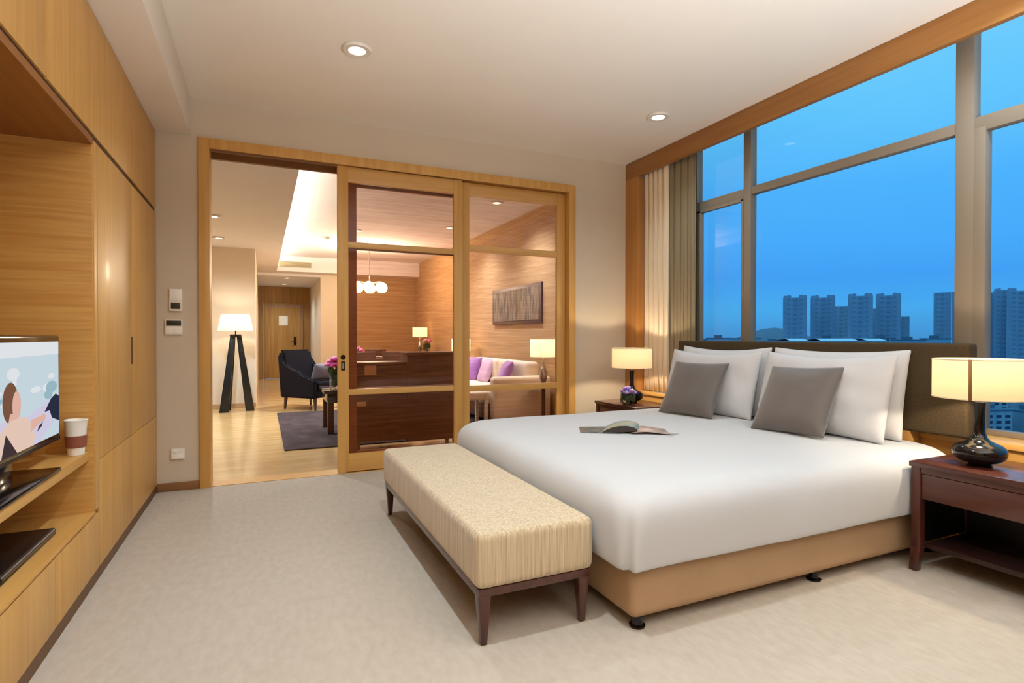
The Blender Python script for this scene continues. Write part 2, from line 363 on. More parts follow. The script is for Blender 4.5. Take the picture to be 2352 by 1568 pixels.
struct(w.done('wall_hall_end', hall_w, smooth=False), 'wood panelled end of the hallway')
struct(bx('ceiling_tray', ceil_l, 0.0, XW, 5.1, 14.35, ZL, ZL + .1), 'raised living room ceiling')
w = B().box(-2.6, 0.31, 5.19, 13.7, ZD, ZD + 0.05).box(0.27, 0.31, 5.19, 13.7, ZD + 0.05, ZD + 0.09).box(-2.6, -0.05, 5.19, 13.7, ZD + .05, ZL + .1)
struct(w.done('ceiling_drop', ceil_l, smooth=False), 'lowered living room ceiling beside the lit cove')
w = B().box(-0.1, XW, 13.7, 14.2, ZD, ZL)
struct(w.done('ceiling_drop_far', ceil_l, smooth=False), 'bulkhead across the far end of the living room')
struct(bx('ceiling_hall', ceil_l, -0.1, 1.30, 14.2, 17.5, 2.64, 2.74), 'hallway ceiling')
# entrance door at the end of the hall
dr = empty('door_4', (0.56, 17.30, 0)); struct(dr, 'wooden entrance door at the end of the hallway')
B().box(-0.53, -0.46, -0.04, 0.05, 0, 2.16).box(0.46, 0.53, -0.04, 0.05, 0, 2.16).box(-0.46, 0.46, -0.04, 0.05, 2.09, 2.16).done('door_frame', hall_w, dr)
B().box(-0.455, 0.455, -0.01, 0.04, 0.005, 2.085).done('door_leaf', mat('door_veneer', rgb(176, 134, 74), 0.45, col2=rgb(160, 116, 58), vscale=(20, 20, 1)), dr)
B().box(-0.12, 0.12, -0.016, -0.009, 1.52, 1.80, bev=0.002).done('notice_plate', white_pl, dr)
B().box(0.28, 0.35, -0.03, -0.01, 0.95, 1.2, bev=0.004).rod((0.31, -0.03, 1.05), (0.31, -0.08, 1.05), 0.012).box(0.2, 0.32, -0.09, -0.07, 1.04, 1.06, bev=0.004).done('door_handle', mat('dark_bronze', rgb(52, 36, 24), 0.35, metal=0.8), dr)

# ================================================================== DOWNLIGHTS
def downlight_proto():
    t = empty('downlight'); t['category'] = 'downlight'
    B().lathe([(0.052, 0.02), (0.052, 0.004), (0.056, -0.004), (0.088, -0.006), (0.092, 0.0), (0.092, 0.012)], seg=32).done('trim_ring', mat('satin_white_ring', rgb(226, 214, 200), 0.35), t)
    B().lathe([(0.0, 0.0065), (0.051, 0.0065)], seg=24).done('lens', lens, t)
    return t
dl0 = downlight_proto(); first = [True]
def downlight(x, y, z, label, group, power, size=140, sc=1.0, col=DOWN):
    z -= 0.0135
    if first[0]:
        o = dl0; o.location = (x, y, z); o['label'] = label; o['group'] = group; first[0] = False
    else: o = dup(dl0, (x, y, z), 0, label, group)
    if sc != 1.0: o.scale = (sc, sc, 1)
    if power: light('downlight_lamp', 'SPOT', (x, y, z - 0.012), power, col, spot_size=radians(size), spot_blend=1.0, shadow_soft_size=0.045)
    return o
GB = 'recessed downlights in the bedroom ceiling'
downlight(0.569, 3.707, ZC, 'recessed round downlight in the bedroom ceiling on the oak cabinet side', GB, P_DOWN)
downlight(3.065, 3.78, ZC, 'recessed round downlight in the bedroom ceiling close to the oak window fascia', GB, P_DOWN * .6)
downlight(0.569, 1.72, ZC, 'recessed round downlight in the ceiling above the near end of the bench', GB, P_DOWN * 1.75)
downlight(3.36, 1.55, ZC, 'recessed round downlight in the ceiling above the headboard, nearer the window', GB, P_DOWN * .6)
downlight(0.569, -0.25, ZC, 'added recessed downlight, unseen in the ceiling behind the camera near the cabinets', GB, P_DOWN * .12)  # this downlight and the next are added out of view for extra light
downlight(3.065, -0.25, ZC, 'added recessed downlight, unseen in the ceiling behind the camera near the windows', GB, P_DOWN * .12)
GL = 'recessed downlights in the living room ceiling'
downlight(-0.546, 7.79, ZD, 'small downlight in the lowered living room ceiling, nearer the door frame', GL, P_LIV)
downlight(-0.588, 9.46, ZD, 'small downlight in the lowered ceiling close to the tripod floor lamp', GL, P_LIV * .22)
downlight(2.95, 7.05, ZL, 'small downlight in the raised ceiling above the sofa, seen through the second glass door', GL, P_LIV * .55)
downlight(2.90, 9.0, ZL, 'small downlight in the raised ceiling seen beside the door stiles', GL, P_LIV * .55)
downlight(1.5, 9.9, ZL, 'small downlight in the raised ceiling beside the front sliding door', GL, P_LIV)
GH = 'recessed downlights in the hallway ceiling'
downlight(0.55, 14.6, 2.64, 'small downlight in the hallway ceiling, the nearer of two', GH, P_LIV * .14)
downlight(0.55, 16.3, 2.64, 'small downlight in the hallway ceiling next to the entrance door', GH, P_LIV * .2)
# uplights added out of view behind the camera, washing the ceiling as fill
def fill_uplight(label, x, y, P_UP):
    t = thing('fill_uplight', label, 'floor lamp', (x, y, 0), group='added fill uplights')
    B().lathe([(0, 0), (.15, 0), (.15, .015), (.02, .03), (.014, .05), (.014, .92), (0, .92)], seg=28).done('pole', chrome, t)
    B().lathe([(0.02, .90), (.09, .92), (.16, .99), (.17, 1.02), (.163, 1.02), (.085, .932), (0, .92)], seg=32).done('lamp_shade', white_pl, t)
    B().lathe([(0, .99), (.03, .98), (.035, .95), (0, .93)], seg=16).done('bulb', emis('fill_uplight_glow', (1, .96, .9, 1), 6.0), t)
    light('bulb_light', 'SPOT', (x, y, 1.03), P_UP, UPC, spot_size=radians(165), spot_blend=.6, shadow_soft_size=.06).rotation_euler = (pi, 0, 0)
fill_uplight('added unseen fill uplight beside the camera at the open floor', 0.7, -0.8, 430)
fill_uplight('added unseen fill uplight between the window and the camera', 2.0, -0.9, 480)
sd_ = thing('smoke_detector', 'small round detector on the raised living room ceiling beside the cove', 'smoke detector', (1.10, 10.8, ZL))
B().lathe([(0, -.045), (.05, -.04), (.06, -.02), (.065, 0)], seg=24).done('cover', mat('detector_grey', rgb(190, 182, 160), .5), sd_)
# cove strips
t = thing('cove_light_strip', 'glowing light strip hidden in the long ceiling cove', 'light strip', (0.06, 5.3, ZD + 0.06))
B().box(0.02, 0.06, 0, 8.3, 0, 0.012).done('lit_strip', emis('cove_glow', (1, 0.95, 0.80, 1), 85.0), t)
t = thing('air_vent', 'pale air conditioning grille in the far ceiling bulkhead', 'vent', (0.70, 13.698, 2.85))
B().box(-0.36, 0.36, -0.008, 0, -0.055, 0.075).done('vent_frame', mat('vent_grey', rgb(190, 176, 140), 0.6), t)
g = B()
for k in range(7): g.box(-0.34, 0.34, -0.014, -0.006, -0.045 + k * 0.017, -0.038 + k * 0.017)
g.done('vent_slats', mat('vent_slat_grey', rgb(120, 108, 84), 0.6), t)

# ================================================================== BUILT-IN OAK CABINETS (front plane X = -0.74)
F = XC; G = 0.003; D = -1.38
plinth_m = mat('brown_plinth', rgb(104, 70, 42), 0.5)
# wardrobe
t = thing('wardrobe', 'tall oak wardrobe with full height doors beside the light switches', 'wardrobe', (F, 3.34, 0))
def lb(name, m, x0, x1, y0, y1, z0, z1, bev=0.002, parent=t, org=(F, 3.34, 0)):
    return B().box(x0 - org[0], x1 - org[0], y0 - org[1], y1 - org[1], z0 - org[2], z1 - org[2], bev=bev).done(name, m, parent, smooth=bev > 0)
lb('body', oak_v, D, F - 0.022, 3.342, 4.995, 0.05, 2.155)
lb('plinth', plinth_m, D, F - 0.003, 3.342, 4.995, 0.0, 0.056, 0)
for y0, y1 in ((3.345, 4.118), (4.122, 4.998)):
    lb('door', oak_v, F - 0.021, F, y0, y1, 0.592, 2.150, 0.0015)
    lb('lower_door', oak_v, F - 0.021, F, y0, y1, 0.06, 0.588, 0.0015)
lb('handle', oak_dark, F - 0.004, F + 0.002, 4.105, 4.135, 1.03, 1.20, 0.001)
# overhead cabinets
for y0, y1, lab in ((2.655, 5.0, 'long oak overhead cabinet above the wardrobe and niche end'), (1.2, 2.645, 'oak overhead cabinet above the television'), (-0.3, 1.19, 'oak overhead cabinet nearest the camera')):
    oc = thing('overhead_cabinet', lab, 'cabinet', (F, y0, 2.175), group='oak overhead cabinets')
    og = (F, y0, 2.175)
    lb('body', oak_v, D, F - 0.022, y0 + .003, y1 - .003, 2.185, 2.772, 0, oc, og)
    lb('door', oak_v, F - 0.021, F, y0 + .002, y1 - .002, 2.180, 2.772, 0.0015, oc, og)
    lb('gap_shade_strip', oak_dark, F - 0.03, F - 0.010, y0, y1, 2.159, 2.181, 0, oc, og)  # dark strip with the shade of the groove put into its colour
# television cabinet with niche
YN = 3.27
t = thing('television_cabinet', 'oak wall unit with an open niche holding the television', 'cabinet', (F, YN, 0)); og = (F, YN, 0)
lb('back_panel', oak_h, D, D + 0.02, 0.6, YN, 0.05, 2.16, 0, t, og)
lb('end_panel', oak_h, D + .02, F - 0.005, YN, 3.30, 0.05, 2.150, 0.001, t, og)
lb('stile', oak_v, F - 0.02, F, 3.283, 3.338, 0.356, 2.150, 0.002, t, og)
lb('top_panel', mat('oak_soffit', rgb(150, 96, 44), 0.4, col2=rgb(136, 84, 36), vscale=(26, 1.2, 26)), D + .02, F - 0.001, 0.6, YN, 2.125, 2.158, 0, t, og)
lb('shelf', oak_y, D + .02, F - 0.022, 0.6, YN - .001, 0.605, 0.648, 0.002, t, og)
lb('base', oak_y, D + .02, F - 0.022, 0.6, YN - .001, 0.06, 0.338, 0.0, t, og)
lb('lower_shelf', oak_y, D + .02, F, 0.6, 3.28, 0.340, 0.352, 0.001, t, og)
lb('plinth', plinth_m, D + .02, F - 0.003, 0.6, 3.338, 0.0, 0.056, 0, t, og)
lb('stile_gap', oak_dark, F - 0.021, F - 0.019, 3.277, 3.284, 0.345, 2.15, 0, t, og)
for y0, y1 in ((2.702, 3.336), (1.7, 2.698), (0.6, 1.696)):
    lb('drawer', oak_v, F - 0.021, F, y0, y1, 0.06, 0.330, 0.0015, t, og)
bx_ = thing('cabinet_side', 'oak end wall of the built-in unit beside the camera', 'panel', (F, 0.6, 0))
B().box(-0.64, 0, -0.9, -0.01, 0, 2.15).done('panel', oak_v, bx_)

# television
tv = thing('television', 'black flat television on the niche shelf showing a reclining person', 'television', (-0.86, 2.66, 0.648))
B().box(-0.02, 0.022, -0.52, 0.475, 0.085, 0.558, bev=0.012, seg=3).box(-0.05, -0.02, -0.3, 0.3, 0.15, 0.45, bev=0.01).done('casing', blackg, tv)
B().box(0.021, 0.0235, -0.515, 0.470, 0.09, 0.105).done('lower_bezel', black, tv)
B().box(-0.12, 0.105, -0.4, 0.18, 0.0, 0.016, bev=0.006).done('stand_base', blackg, tv)
B().box(-0.05, 0.0, -0.16, 0.02, 0.012, 0.1, bev=0.008).done('stand_neck', blackg, tv)
# screen picture: coloured flat shapes on the screen plane (u along Y, v up)
scr_m = [emis('screen_haze', rgb(196, 212, 220), 1.0), emis('screen_light', rgb(222, 226, 230), 1.0), emis('screen_teal', rgb(150, 182, 192), 1.0),
         emis('screen_skin', rgb(222, 176, 160), 1.0), emis('screen_hair', rgb(120, 84, 64), 1.0), emis('screen_blouse', rgb(226, 196, 180), 1.0),
         emis('screen_navy', rgb(40, 46, 64), 1.0), emis('screen_lilac', rgb(206, 200, 222), 1.0), emis('screen_shadow', rgb(64, 52, 54), 1.0), emis('screen_green', rgb(172, 194, 186), 1.0)]
s = B(); X0 = 0.0228
def sp(pts, mi, k): s.poly([(X0 + k * 0.00025, u, v) for u, v in pts], mi)
def blob(cu, cv, ru, rv, mi, k, n=18, rot=0): sp([(cu + ru * cos(2 * pi * i / n) * cos(rot) - rv * sin(2 * pi * i / n) * sin(rot), cv + ru * cos(2 * pi * i / n) * sin(rot) + rv * sin(2 * pi * i / n) * cos(rot)) for i in range(n)], mi, k)
U0, U1, V0, V1 = -0.50, 0.455, 0.118, 0.530
sp([(U0, V0), (U1, V0), (U1, V1), (U0, V1)], 0, 0)
sp([(U0, 0.475), (U1, 0.475), (U1, V1), (U0, V1)], 1, 1)
for i in range(26): blob(random.uniform(-.42, .40), random.uniform(.30, .43), random.uniform(.015, .06), random.uniform(.01, .03), random.choice([2, 9, 0, 1]), 2 + i * .1)
blob(0.36, 0.335, 0.07, 0.025, 2, 5); blob(0.32, .305, .05, .02, 2, 5.2)
sp([(U0, V0), (0.2, V0), (0.455, 0.20), (0.455, 0.26), (0.30, 0.275), (0.1, 0.24), (-.2, .25), (U0, .22)], 7, 6)
sp([(0.455, 0.285), (0.41, 0.30), (0.35, 0.285), (0.27, 0.235), (0.33, 0.235), (0.36, 0.20), (0.455, 0.175)], 6, 7)
blob(-0.075, 0.31, 0.07, 0.075, 4, 8); blob(-0.02, 0.295, 0.04, 0.055, 3, 9); sp([(-.10, .23), (-.01, .23), (-.02, .27), (-.08, .27)], 3, 9.2)
sp([(-0.20, V0), (0.14, V0), (0.16, 0.15), (0.12, 0.215), (0.05, 0.245), (-0.08, 0.245), (-0.2, 0.20)], 5, 10)
sp([(0.11, 0.175), (0.25, 0.205), (0.25, 0.228), (0.12, 0.222)], 3, 11); blob(0.25, 0.215, 0.03, 0.016, 3, 11.3)
sp([(0.18, 0.165), (0.23, 0.18), (0.25, 0.20), (0.20, 0.185)], 8, 11.6)
sp([(-.16, V0), (-.02, V0), (-.12, .2)], 8, 11.8)
s.done('screen', scr_m, tv, smooth=False)
# lidded tumbler
tb = thing('tumbler', 'white cup with a brown band standing at the end of the television shelf', 'cup', (-0.795, 3.195, 0.649))
B().lathe([(0.0, 0.0), (0.032, 0.0), (0.037, 0.06), (0.041, 0.12), (0.045, 0.158), (0.047, 0.162), (0.044, 0.165), (0.041, 0.155), (0, 0.15)], seg=32).done('cup_body', white_pl, tb)
B().lathe([(0.0352, 0.035), (0.0395, 0.037), (0.0428, 0.088), (0.0402, 0.09)], seg=32).done('sleeve', mat('brown_sleeve', rgb(140, 78, 58), 0.6), tb)
tr = thing('folder', 'black leather folder lying on the lower niche shelf', 'folder', (-0.965, 2.69, 0.3525))
B().box(-0.155, 0.155, -0.30, 0.28, 0, 0.012, bev=0.004).box(-0.15, 0.15, -0.295, 0.275, 0.012, 0.03, bev=0.006).done('cover', mat('black_leather', rgb(20, 18, 18), 0.35, bump=.1, bscale=(200, 200, 200)), tr)
B().rod((0.15, -0.28, 0.022), (0.15, 0.26, 0.022), 0.011, seg=12).done('spine', mat('dark_grey_leather', rgb(58, 54, 52), 0.35), tr)

# ================================================================== SWITCHES AND SOCKET
def plate(name, label, cat, x0, x1, z0, z1, extra=()):
    t = thing(name, label, cat, ((x0 + x1) / 2, YB, z0))
    w2 = (x1 - x0) / 2; h = z1 - z0
    B().box(-w2, w2, -0.014, 0, 0, h, bev=0.003).done('plate', white_pl, t)
    for nm, m, u0, u1, v0, v1 in extra: B().box(u0 * w2, u1 * w2, -0.017, -0.012, v0 * h, v1 * h, bev=0.001).done(nm, m, t)
    return t
dkd = mat('dark_display', rgb(58, 54, 42), 0.3)
plate('thermostat', 'white thermostat with a small dark display, the upper of two wall controls', 'thermostat', -0.655, -0.567, 1.397, 1.572, [('display', dkd, -0.72, 0.72, 0.10, 0.38), ('dial_cover', mat('bright_plastic', rgb(250, 244, 232), .4), -0.9, 0.9, 0.5, 0.97)])
plate('switch_panel', 'white switch panel with a wide dark display below the thermostat', 'switch', -0.683, -0.566, 1.215, 1.335, [('display', dkd, -0.85, 0.85, 0.58, 0.92), ('key', mat('bright_plastic', rgb(250, 244, 232), .4), -0.9, -0.05, 0.08, 0.5), ('key', mat('bright_plastic', rgb(250, 244, 232), .4), 0.05, 0.9, 0.08, 0.5)])
so = plate('wall_socket', 'white double wall socket low beside the door frame', 'socket', -0.648, -0.556, 0.245, 0.33, [('switch_key', mat('bright_plastic', rgb(250, 244, 232), .4), -0.8, -0.1, 0.62, 0.9), ('pin_face', mat('bright_plastic', rgb(250, 244, 232), .4), -0.85, 0.85, 0.08, 0.52)])

# ================================================================== CURTAINS
def curtain(name, label, y0, y1, x, z0, z1, m, folds, amp, seed):
    rnd = random.Random(seed); N = folds * 10
    pts = []
    for i in range(15):
        f = i / 14; z = z1 + (z0 - z1) * f
        row = []
        for j in range(N + 1):
            u = j / N
            a = amp * (0.75 + 0.25 * sin(3 * u + seed)) * (0.8 + 0.3 * f)
            yy = y0 + (y1 - y0) * u + 0.012 * sin(2 * pi * folds * u * 2 + f)
            row.append((x + a * sin(2 * pi * folds * u + 0.5 * sin(2.3 * f + seed)) * (1 + 0.2 * noise.noise((u * 6, f * 2, seed))), yy, z))
        pts.append(row)
    b = B(); b.grid(pts)
    t = thing(name, label, 'curtain', (0, 0, 0))
    b.done('cloth', m, t, solid=0.004, ang=180)
    return t
curtain('curtain', 'cream curtain hanging in folds behind the oak jamb', 4.40, 4.775, 3.695, 0.64, 3.04, curt_m, 5, 0.022, 1)
curtain('drape', 'flat taupe drape hanging between the cream curtain and the window', 4.055, 4.44, 3.735, 0.64, 3.04, drape_m, 4, 0.010, 4)

# ================================================================== BED
BY0, BY1 = 1.83, 3.93; BX0 = 1.36; BX1 = 3.50; ZTOP = 0.585
bed = thing('bed', 'king size bed with white duvet, tan base and taupe headboard', 'bed', (2.4, 2.88, 0))
O = Vector((2.4, 2.88, 0))
b = B().box(BX0 - O.x, BX1 - O.x, BY0 - O.y, BY1 - O.y, 0.048, 0.40, bev=0.042, seg=5)
b.done('base', tan, bed)
for (x, y) in ((1.415, 1.872), (2.48, 1.872), (3.40, 1.872), (1.415, 3.88), (3.4, 3.88)):
    B().lathe([(0, 0), (0.032, 0), (0.034, 0.008), (0.022, 0.014), (0.02, 0.06), (0, 0.06)], (x - O.x, y - O.y, 0), seg=20).done('foot', blackg, bed)
B().box(1.42 - O.x, BX1 - O.x, BY0 + .03 - O.y, BY1 - .03 - O.y, 0.37, 0.54, bev=0.05, seg=4).done('mattress', linen, bed)
# duvet: rings around a rounded rectangle
def ring(x0, x1, y0, y1, r, nc=10, ns=26):
    """outline starting at head-near corner going along near side to the foot; r = radii (near foot, far foot, far head, near head)"""
    P = []
    cs = [((x0, y0), r[0], pi * 1.5, pi), ((x0, y1), r[1], pi, pi / 2), ((x1, y1), r[2], pi / 2, 0), ((x1, y0), r[3], 2 * pi, 1.5 * pi)]
    arcs = []
    for (cx_, cy_), rr, a0, a1 in cs:
        ox = cx_ + rr if cx_ == x0 else cx_ - rr; oy = cy_ + rr if cy_ == y0 else cy_ - rr
        arcs.append([(ox + rr * cos(a0 + (a1 - a0) * k / nc), oy + rr * sin(a0 + (a1 - a0) * k / nc)) for k in range(nc + 1)])
    for i in range(4):
        P += arcs[i]
        a = arcs[i][-1]; c = arcs[(i + 1) % 4][0]
        P += [(a[0] + (c[0] - a[0]) * k / ns, a[1] + (c[1] - a[1]) * k / ns) for k in range(1, ns)]
    return P
DX0, DX1, DY0, DY1 = 1.29, 3.49, 1.775, 3.985
levels = [(1.0, 0.0), (0.75, .0), (0.5, 0.0), (0.35, -0.0), (0.22, -.002), (0.14, -0.006), (0.085, -0.014), (0.05, -0.03), (0.022, -0.055), (0.006, -0.085), (0.0, -0.12), (-0.002, -0.17), (0.0, -0.23), (0.004, -0.29), (0.008, -0.318)]
pts = []
for k, (ins, dz) in enumerate(levels):
    h = max(0.0, min(1.0, -dz / 0.318))
    rr = max(0.02, 0.20 - ins * 0.15); rn = max(0.02, 0.13 - ins * .1) * (1 - h) + 0.075 * h
    R_ = ring(DX0 + ins, DX1 - min(ins, .06) * .3, DY0 + min(ins, 1.08), DY1 - min(ins, 1.08), (rn, rr, 0.03, 0.03))
    row = []
    for j, (x, y) in enumerate(R_):
        c = Vector((x - 2.5, y - 2.88)).normalized()
        w = 0.010 * h * noise.noise((x * 3.1, y * 3.1, 0.3 * h)) + 0.004 * noise.noise((x * 5, y * 5, 7))
        if j <= 10: # near foot corner: a pleat that tucks in
            w -= 0.022 * h * math.exp(-((j - 5) / 1.0) ** 2)
            w += 0.016 * h * math.exp(-((j - 2.4) / 1.5) ** 2)
        z = ZTOP + dz + 0.006 * noise.noise((x * 2, y * 2, 3)) * (1 - h) + 0.004 * h * noise.noise((x * 2.2, y * 2.2, 1))
        row.append((x + c.x * w - O.x, y + c.y * w - O.y, z))
    pts.append(row)
b = B(); V = b.grid(pts, closed=True); b.bm.faces.new(V[0])
b.done('duvet', linen, bed, sub=1, ang=180, solid=0.006)
# headboard
HB0, HB1 = 1.725, 4.03
b = B().box(3.50 - O.x, 3.598 - O.x, HB0 - O.y, HB1 - O.y, 0.64, 1.163, bev=0.02, seg=3)
b.done('headboard', headm, bed)
B().box(3.51 - O.x, 3.598 - O.x, HB0 + .3 - O.y, HB1 - .3 - O.y, 0.02, 0.645).done('headboard_panel', oak_y, bed)

# ---- pillows
def pillow_mesh(w, h, t, pinch=0.05, n=22, wr=0.01, seed=0, p=3.0, sag=0.0, flange=0.0):
    b = B(); sides = []
    for sgn in (1, -1):
        rows = []
        for i in range(n + 1):
            v = -1 + 2 * i / n; row = []
            for j in range(n + 1):
                u = -1 + 2 * j / n
                x = w / 2 * u * (1 - pinch * (1 - v * v)); z = h / 2 * v * (1 - pinch * (1 - u * u))
                e = max(0.0, (1 - abs(u) ** p) * (1 - abs(v) ** p))
                y = sgn * t / 2 * e ** 0.55
                y += (wr * noise.noise((x * 7 + seed, z * 7, sgn))) * e ** .5
                if sag: z -= sag * (1 - u * u) * (v + 1) / 2; y *= 1 + sag * 3 * (-v) * .5
                row.append((x, y, z + h / 2))
            rows.append(row)
        b.grid(rows)
    bmesh.ops.remove_doubles(b.bm, verts=b.bm.verts, dist=1e-4)
    return b
def pillow(name, label, cat, group, m, size, loc, yaw, tilt, roll=0.0, seed=0, **kw):
    b = pillow_mesh(*size, seed=seed, **kw)
    if roll: bmesh.ops.rotate(b.bm, cent=(0, 0, size[1] / 2), matrix=Matrix.Rotation(roll, 3, 'Y'), verts=b.bm.verts)
    o = b.done(name, m, None, loc, (radians(tilt), 0, radians(90 + yaw)), sub=1, ang=180)
    return tag(o, label, cat, group)
GP = 'white pillows against the headboard'
Zp = ZTOP - 0.005
pillow('pillow', 'white pillow standing against the headboard at the side of the far bedside table', 'pillow', GP, linen_p, (0.98, 0.56, 0.17), (3.385, 3.44, Zp), 0, 9, seed=1, wr=0.022, sag=0.03, pinch=.03)
pillow('pillow', 'white pillow standing against the headboard at the side of the near bedside table', 'pillow', GP, linen_p, (0.98, 0.56, 0.17), (3.385, 2.47, Zp), 0, 9, seed=5, wr=0.022, sag=0.02, pinch=.03)
pillow('pillow', 'white pillow leaning in front of the far pillow, behind the smaller grey cushion', 'pillow', GP, linen_p, (0.96, 0.54, 0.17), (3.225, 3.42, Zp), 2, 14, seed=9, wr=0.02, sag=0.04, pinch=.03)
pillow('pillow', 'white pillow leaning in front of the near pillow, behind the larger grey cushion', 'pillow', GP, linen_p, (0.96, 0.54, 0.17), (3.225, 2.455, Zp), -2, 14, seed=12, wr=0.02, sag=0.03, pinch=.03)
GC = 'grey cushions on the bed'
pillow('cushion', 'grey satin cushion leaning on the pillows nearer the far bedside lamp', 'cushion', GC, greyf, (0.51, 0.48, 0.13), (2.965, 3.35, ZTOP), 12, 29, seed=3, pinch=.07, wr=.006)
pillow('cushion', 'grey satin cushion leaning on the pillows nearer the near bedside lamp', 'cushion', GC, greyf, (0.52, 0.50, 0.14), (2.99, 2.475, ZTOP), 4, 31, roll=radians(2), seed=8, pinch=.07, wr=.006)

# ---- open magazine on the bed
mg = thing('magazine', 'open magazine with a curled teal page lying on the white duvet', 'magazine', (2.12, 2.97, ZTOP + 0.004), math.atan2(-0.26, 0.46))
def sheet(prof, v0, v1, nv=6, lift=0):
    return [[(u, v0 + (v1 - v0) * k / nv, z) for u, z in prof] for k in range(nv + 1)]
b = B(); b.grid(sheet([(-0.27, 0.0), (-0.2, 0.002), (-0.12, 0.004), (0.0, 0.006)], -0.10, 0.14)); b.done('left_page', mat('page_grey_green', rgb(120, 124, 118), 0.4, col2=rgb(70, 72, 72), vscale=(14, 14, 14)), mg, solid=0.003)
pr = [(-0.135, 0.006), (-0.11, 0.022), (-0.075, 0.038), (-0.03, 0.048), (0.02, 0.050), (0.06, 0.043), (0.082, 0.031), (0.085, 0.020), (0.06, 0.014), (0.0, 0.012), (-0.06, 0.008)]
b = B(); A_ = [[b.bm.verts.new((u + .18 * (v + .1), v, z)) for u, z in pr] for v in (-0.10, -0.04, 0.02, 0.08, 0.13)]
for p_, q_ in zip(A_, A_[1:]):
    for k in range(len(pr)):
        f = b.bm.faces.new([p_[k], p_[(k + 1) % len(pr)], q_[(k + 1) % len(pr)], q_[k]]); f.material_index = 0 if k < 7 else 1
for e_ in (A_[0], A_[-1]): f = b.bm.faces.new(e_); f.material_index = 1
b.done('curled_page', [mat('page_teal', rgb(116, 152, 160), 0.35, col2=rgb(176, 166, 130), vscale=(14, 9, 9), detail=5), mat('page_edge', rgb(60, 52, 48), .6)], mg, ang=50)
b = B(); b.grid(sheet([(0.04, 0.004), (0.1, 0.016), (0.16, 0.018), (0.22, 0.008), (0.29, 0.003)], -0.12, 0.12)); b.done('right_page', mat('page_rose', rgb(206, 184, 172), 0.4, col2=rgb(128, 108, 100), vscale=(9, 14, 9), detail=4), mg, solid=0.004, sub=1)

# ================================================================== BENCH
bn = thing('bench', 'long upholstered cream bench with dark wooden legs at the foot of the bed', 'bench', (1.005, 2.87, 0)); ob = Vector((1.005, 2.87, 0))
b = B().box(-0.262, 0.262, -0.90, 0.90, 0.225, 0.445, bev=0.035, seg=5); b.done('seat', velvet, bn)
B().box(-0.250, 0.250, -0.887, 0.887, 0.192, 0.226, bev=0.004).done('frame', walnut, bn)
for sx in (-1, 1):
    for sy in (-1, 1):
        B().post((sx * 0.222, sy * 0.862, 0.0), (sx * 0.224, sy * 0.862, 0.195), 0.026, 0.052, 0.026, 0.05, bev=0.006).done('leg', walnut_v, bn)

# ================================================================== NIGHTSTANDS
def nightstand():
    t = empty('nightstand'); t['category'] = 'bedside table'
    Wd, Dp, H = 0.66, 0.46, 0.56      # local: x depth (front at 0, +x to the wall), y width (0..Wd)
    B().box(-0.012, Dp, -0.006, Wd + .006, H - 0.028, H, bev=0.006).done('top', walnut, t)
    for y in (0.022, Wd - 0.022):
        b = B().box(0, 0.045, y - 0.022, y + 0.022, 0.12, H - 0.028, bev=0.003)
        sg = -1 if y < 0.1 else 1
        b.post((0.002, y + sg * 0.004, 0), (0.022, y, 0.122), 0.040, 0.046, 0.036, 0.046, bev=0.004); b.done('leg', walnut_v, t)
        B().post((Dp - 0.02, y, 0), (Dp - 0.022, y, H - 0.028), 0.034, 0.044, bev=0.003).done('leg', walnut_v, t)
        B().box(0.045, Dp - 0.044, y - 0.012, y + 0.012, 0.14, H - 0.028).done('side_panel', black, t)
    B().box(0.045, Dp - .01, 0.044, Wd - 0.044, 0.115, 0.140, bev=0.003).done('lower_shelf', mat('dark_shelf', rgb(44, 24, 20), .4), t)
    B().box(Dp - 0.03, Dp - 0.015, 0.044, Wd - 0.044, 0.14, 0.5).done('back_panel', black, t)
    d = B().box(0.008, 0.03, 0.046, Wd - 0.046, 0.372, 0.500, bev=0.003).box(0.03, Dp - 0.05, 0.06, Wd - 0.06, 0.375, 0.49).done('drawer', walnut, t)
    B().box(0.004, 0.012, 0.046, Wd - 0.046, 0.503, 0.53).done('drawer_rail', walnut, t)
    return t
n1 = nightstand(); n1.location = (3.06, 1.098, 0); n1['label'] = 'dark wooden bedside table at the near side of the bed'; n1['group'] = 'dark bedside tables'
n2 = dup(n1, (3.06, 4.07, 0), 0, 'dark wooden bedside table at the far side of the bed under the flowers', 'dark bedside tables')

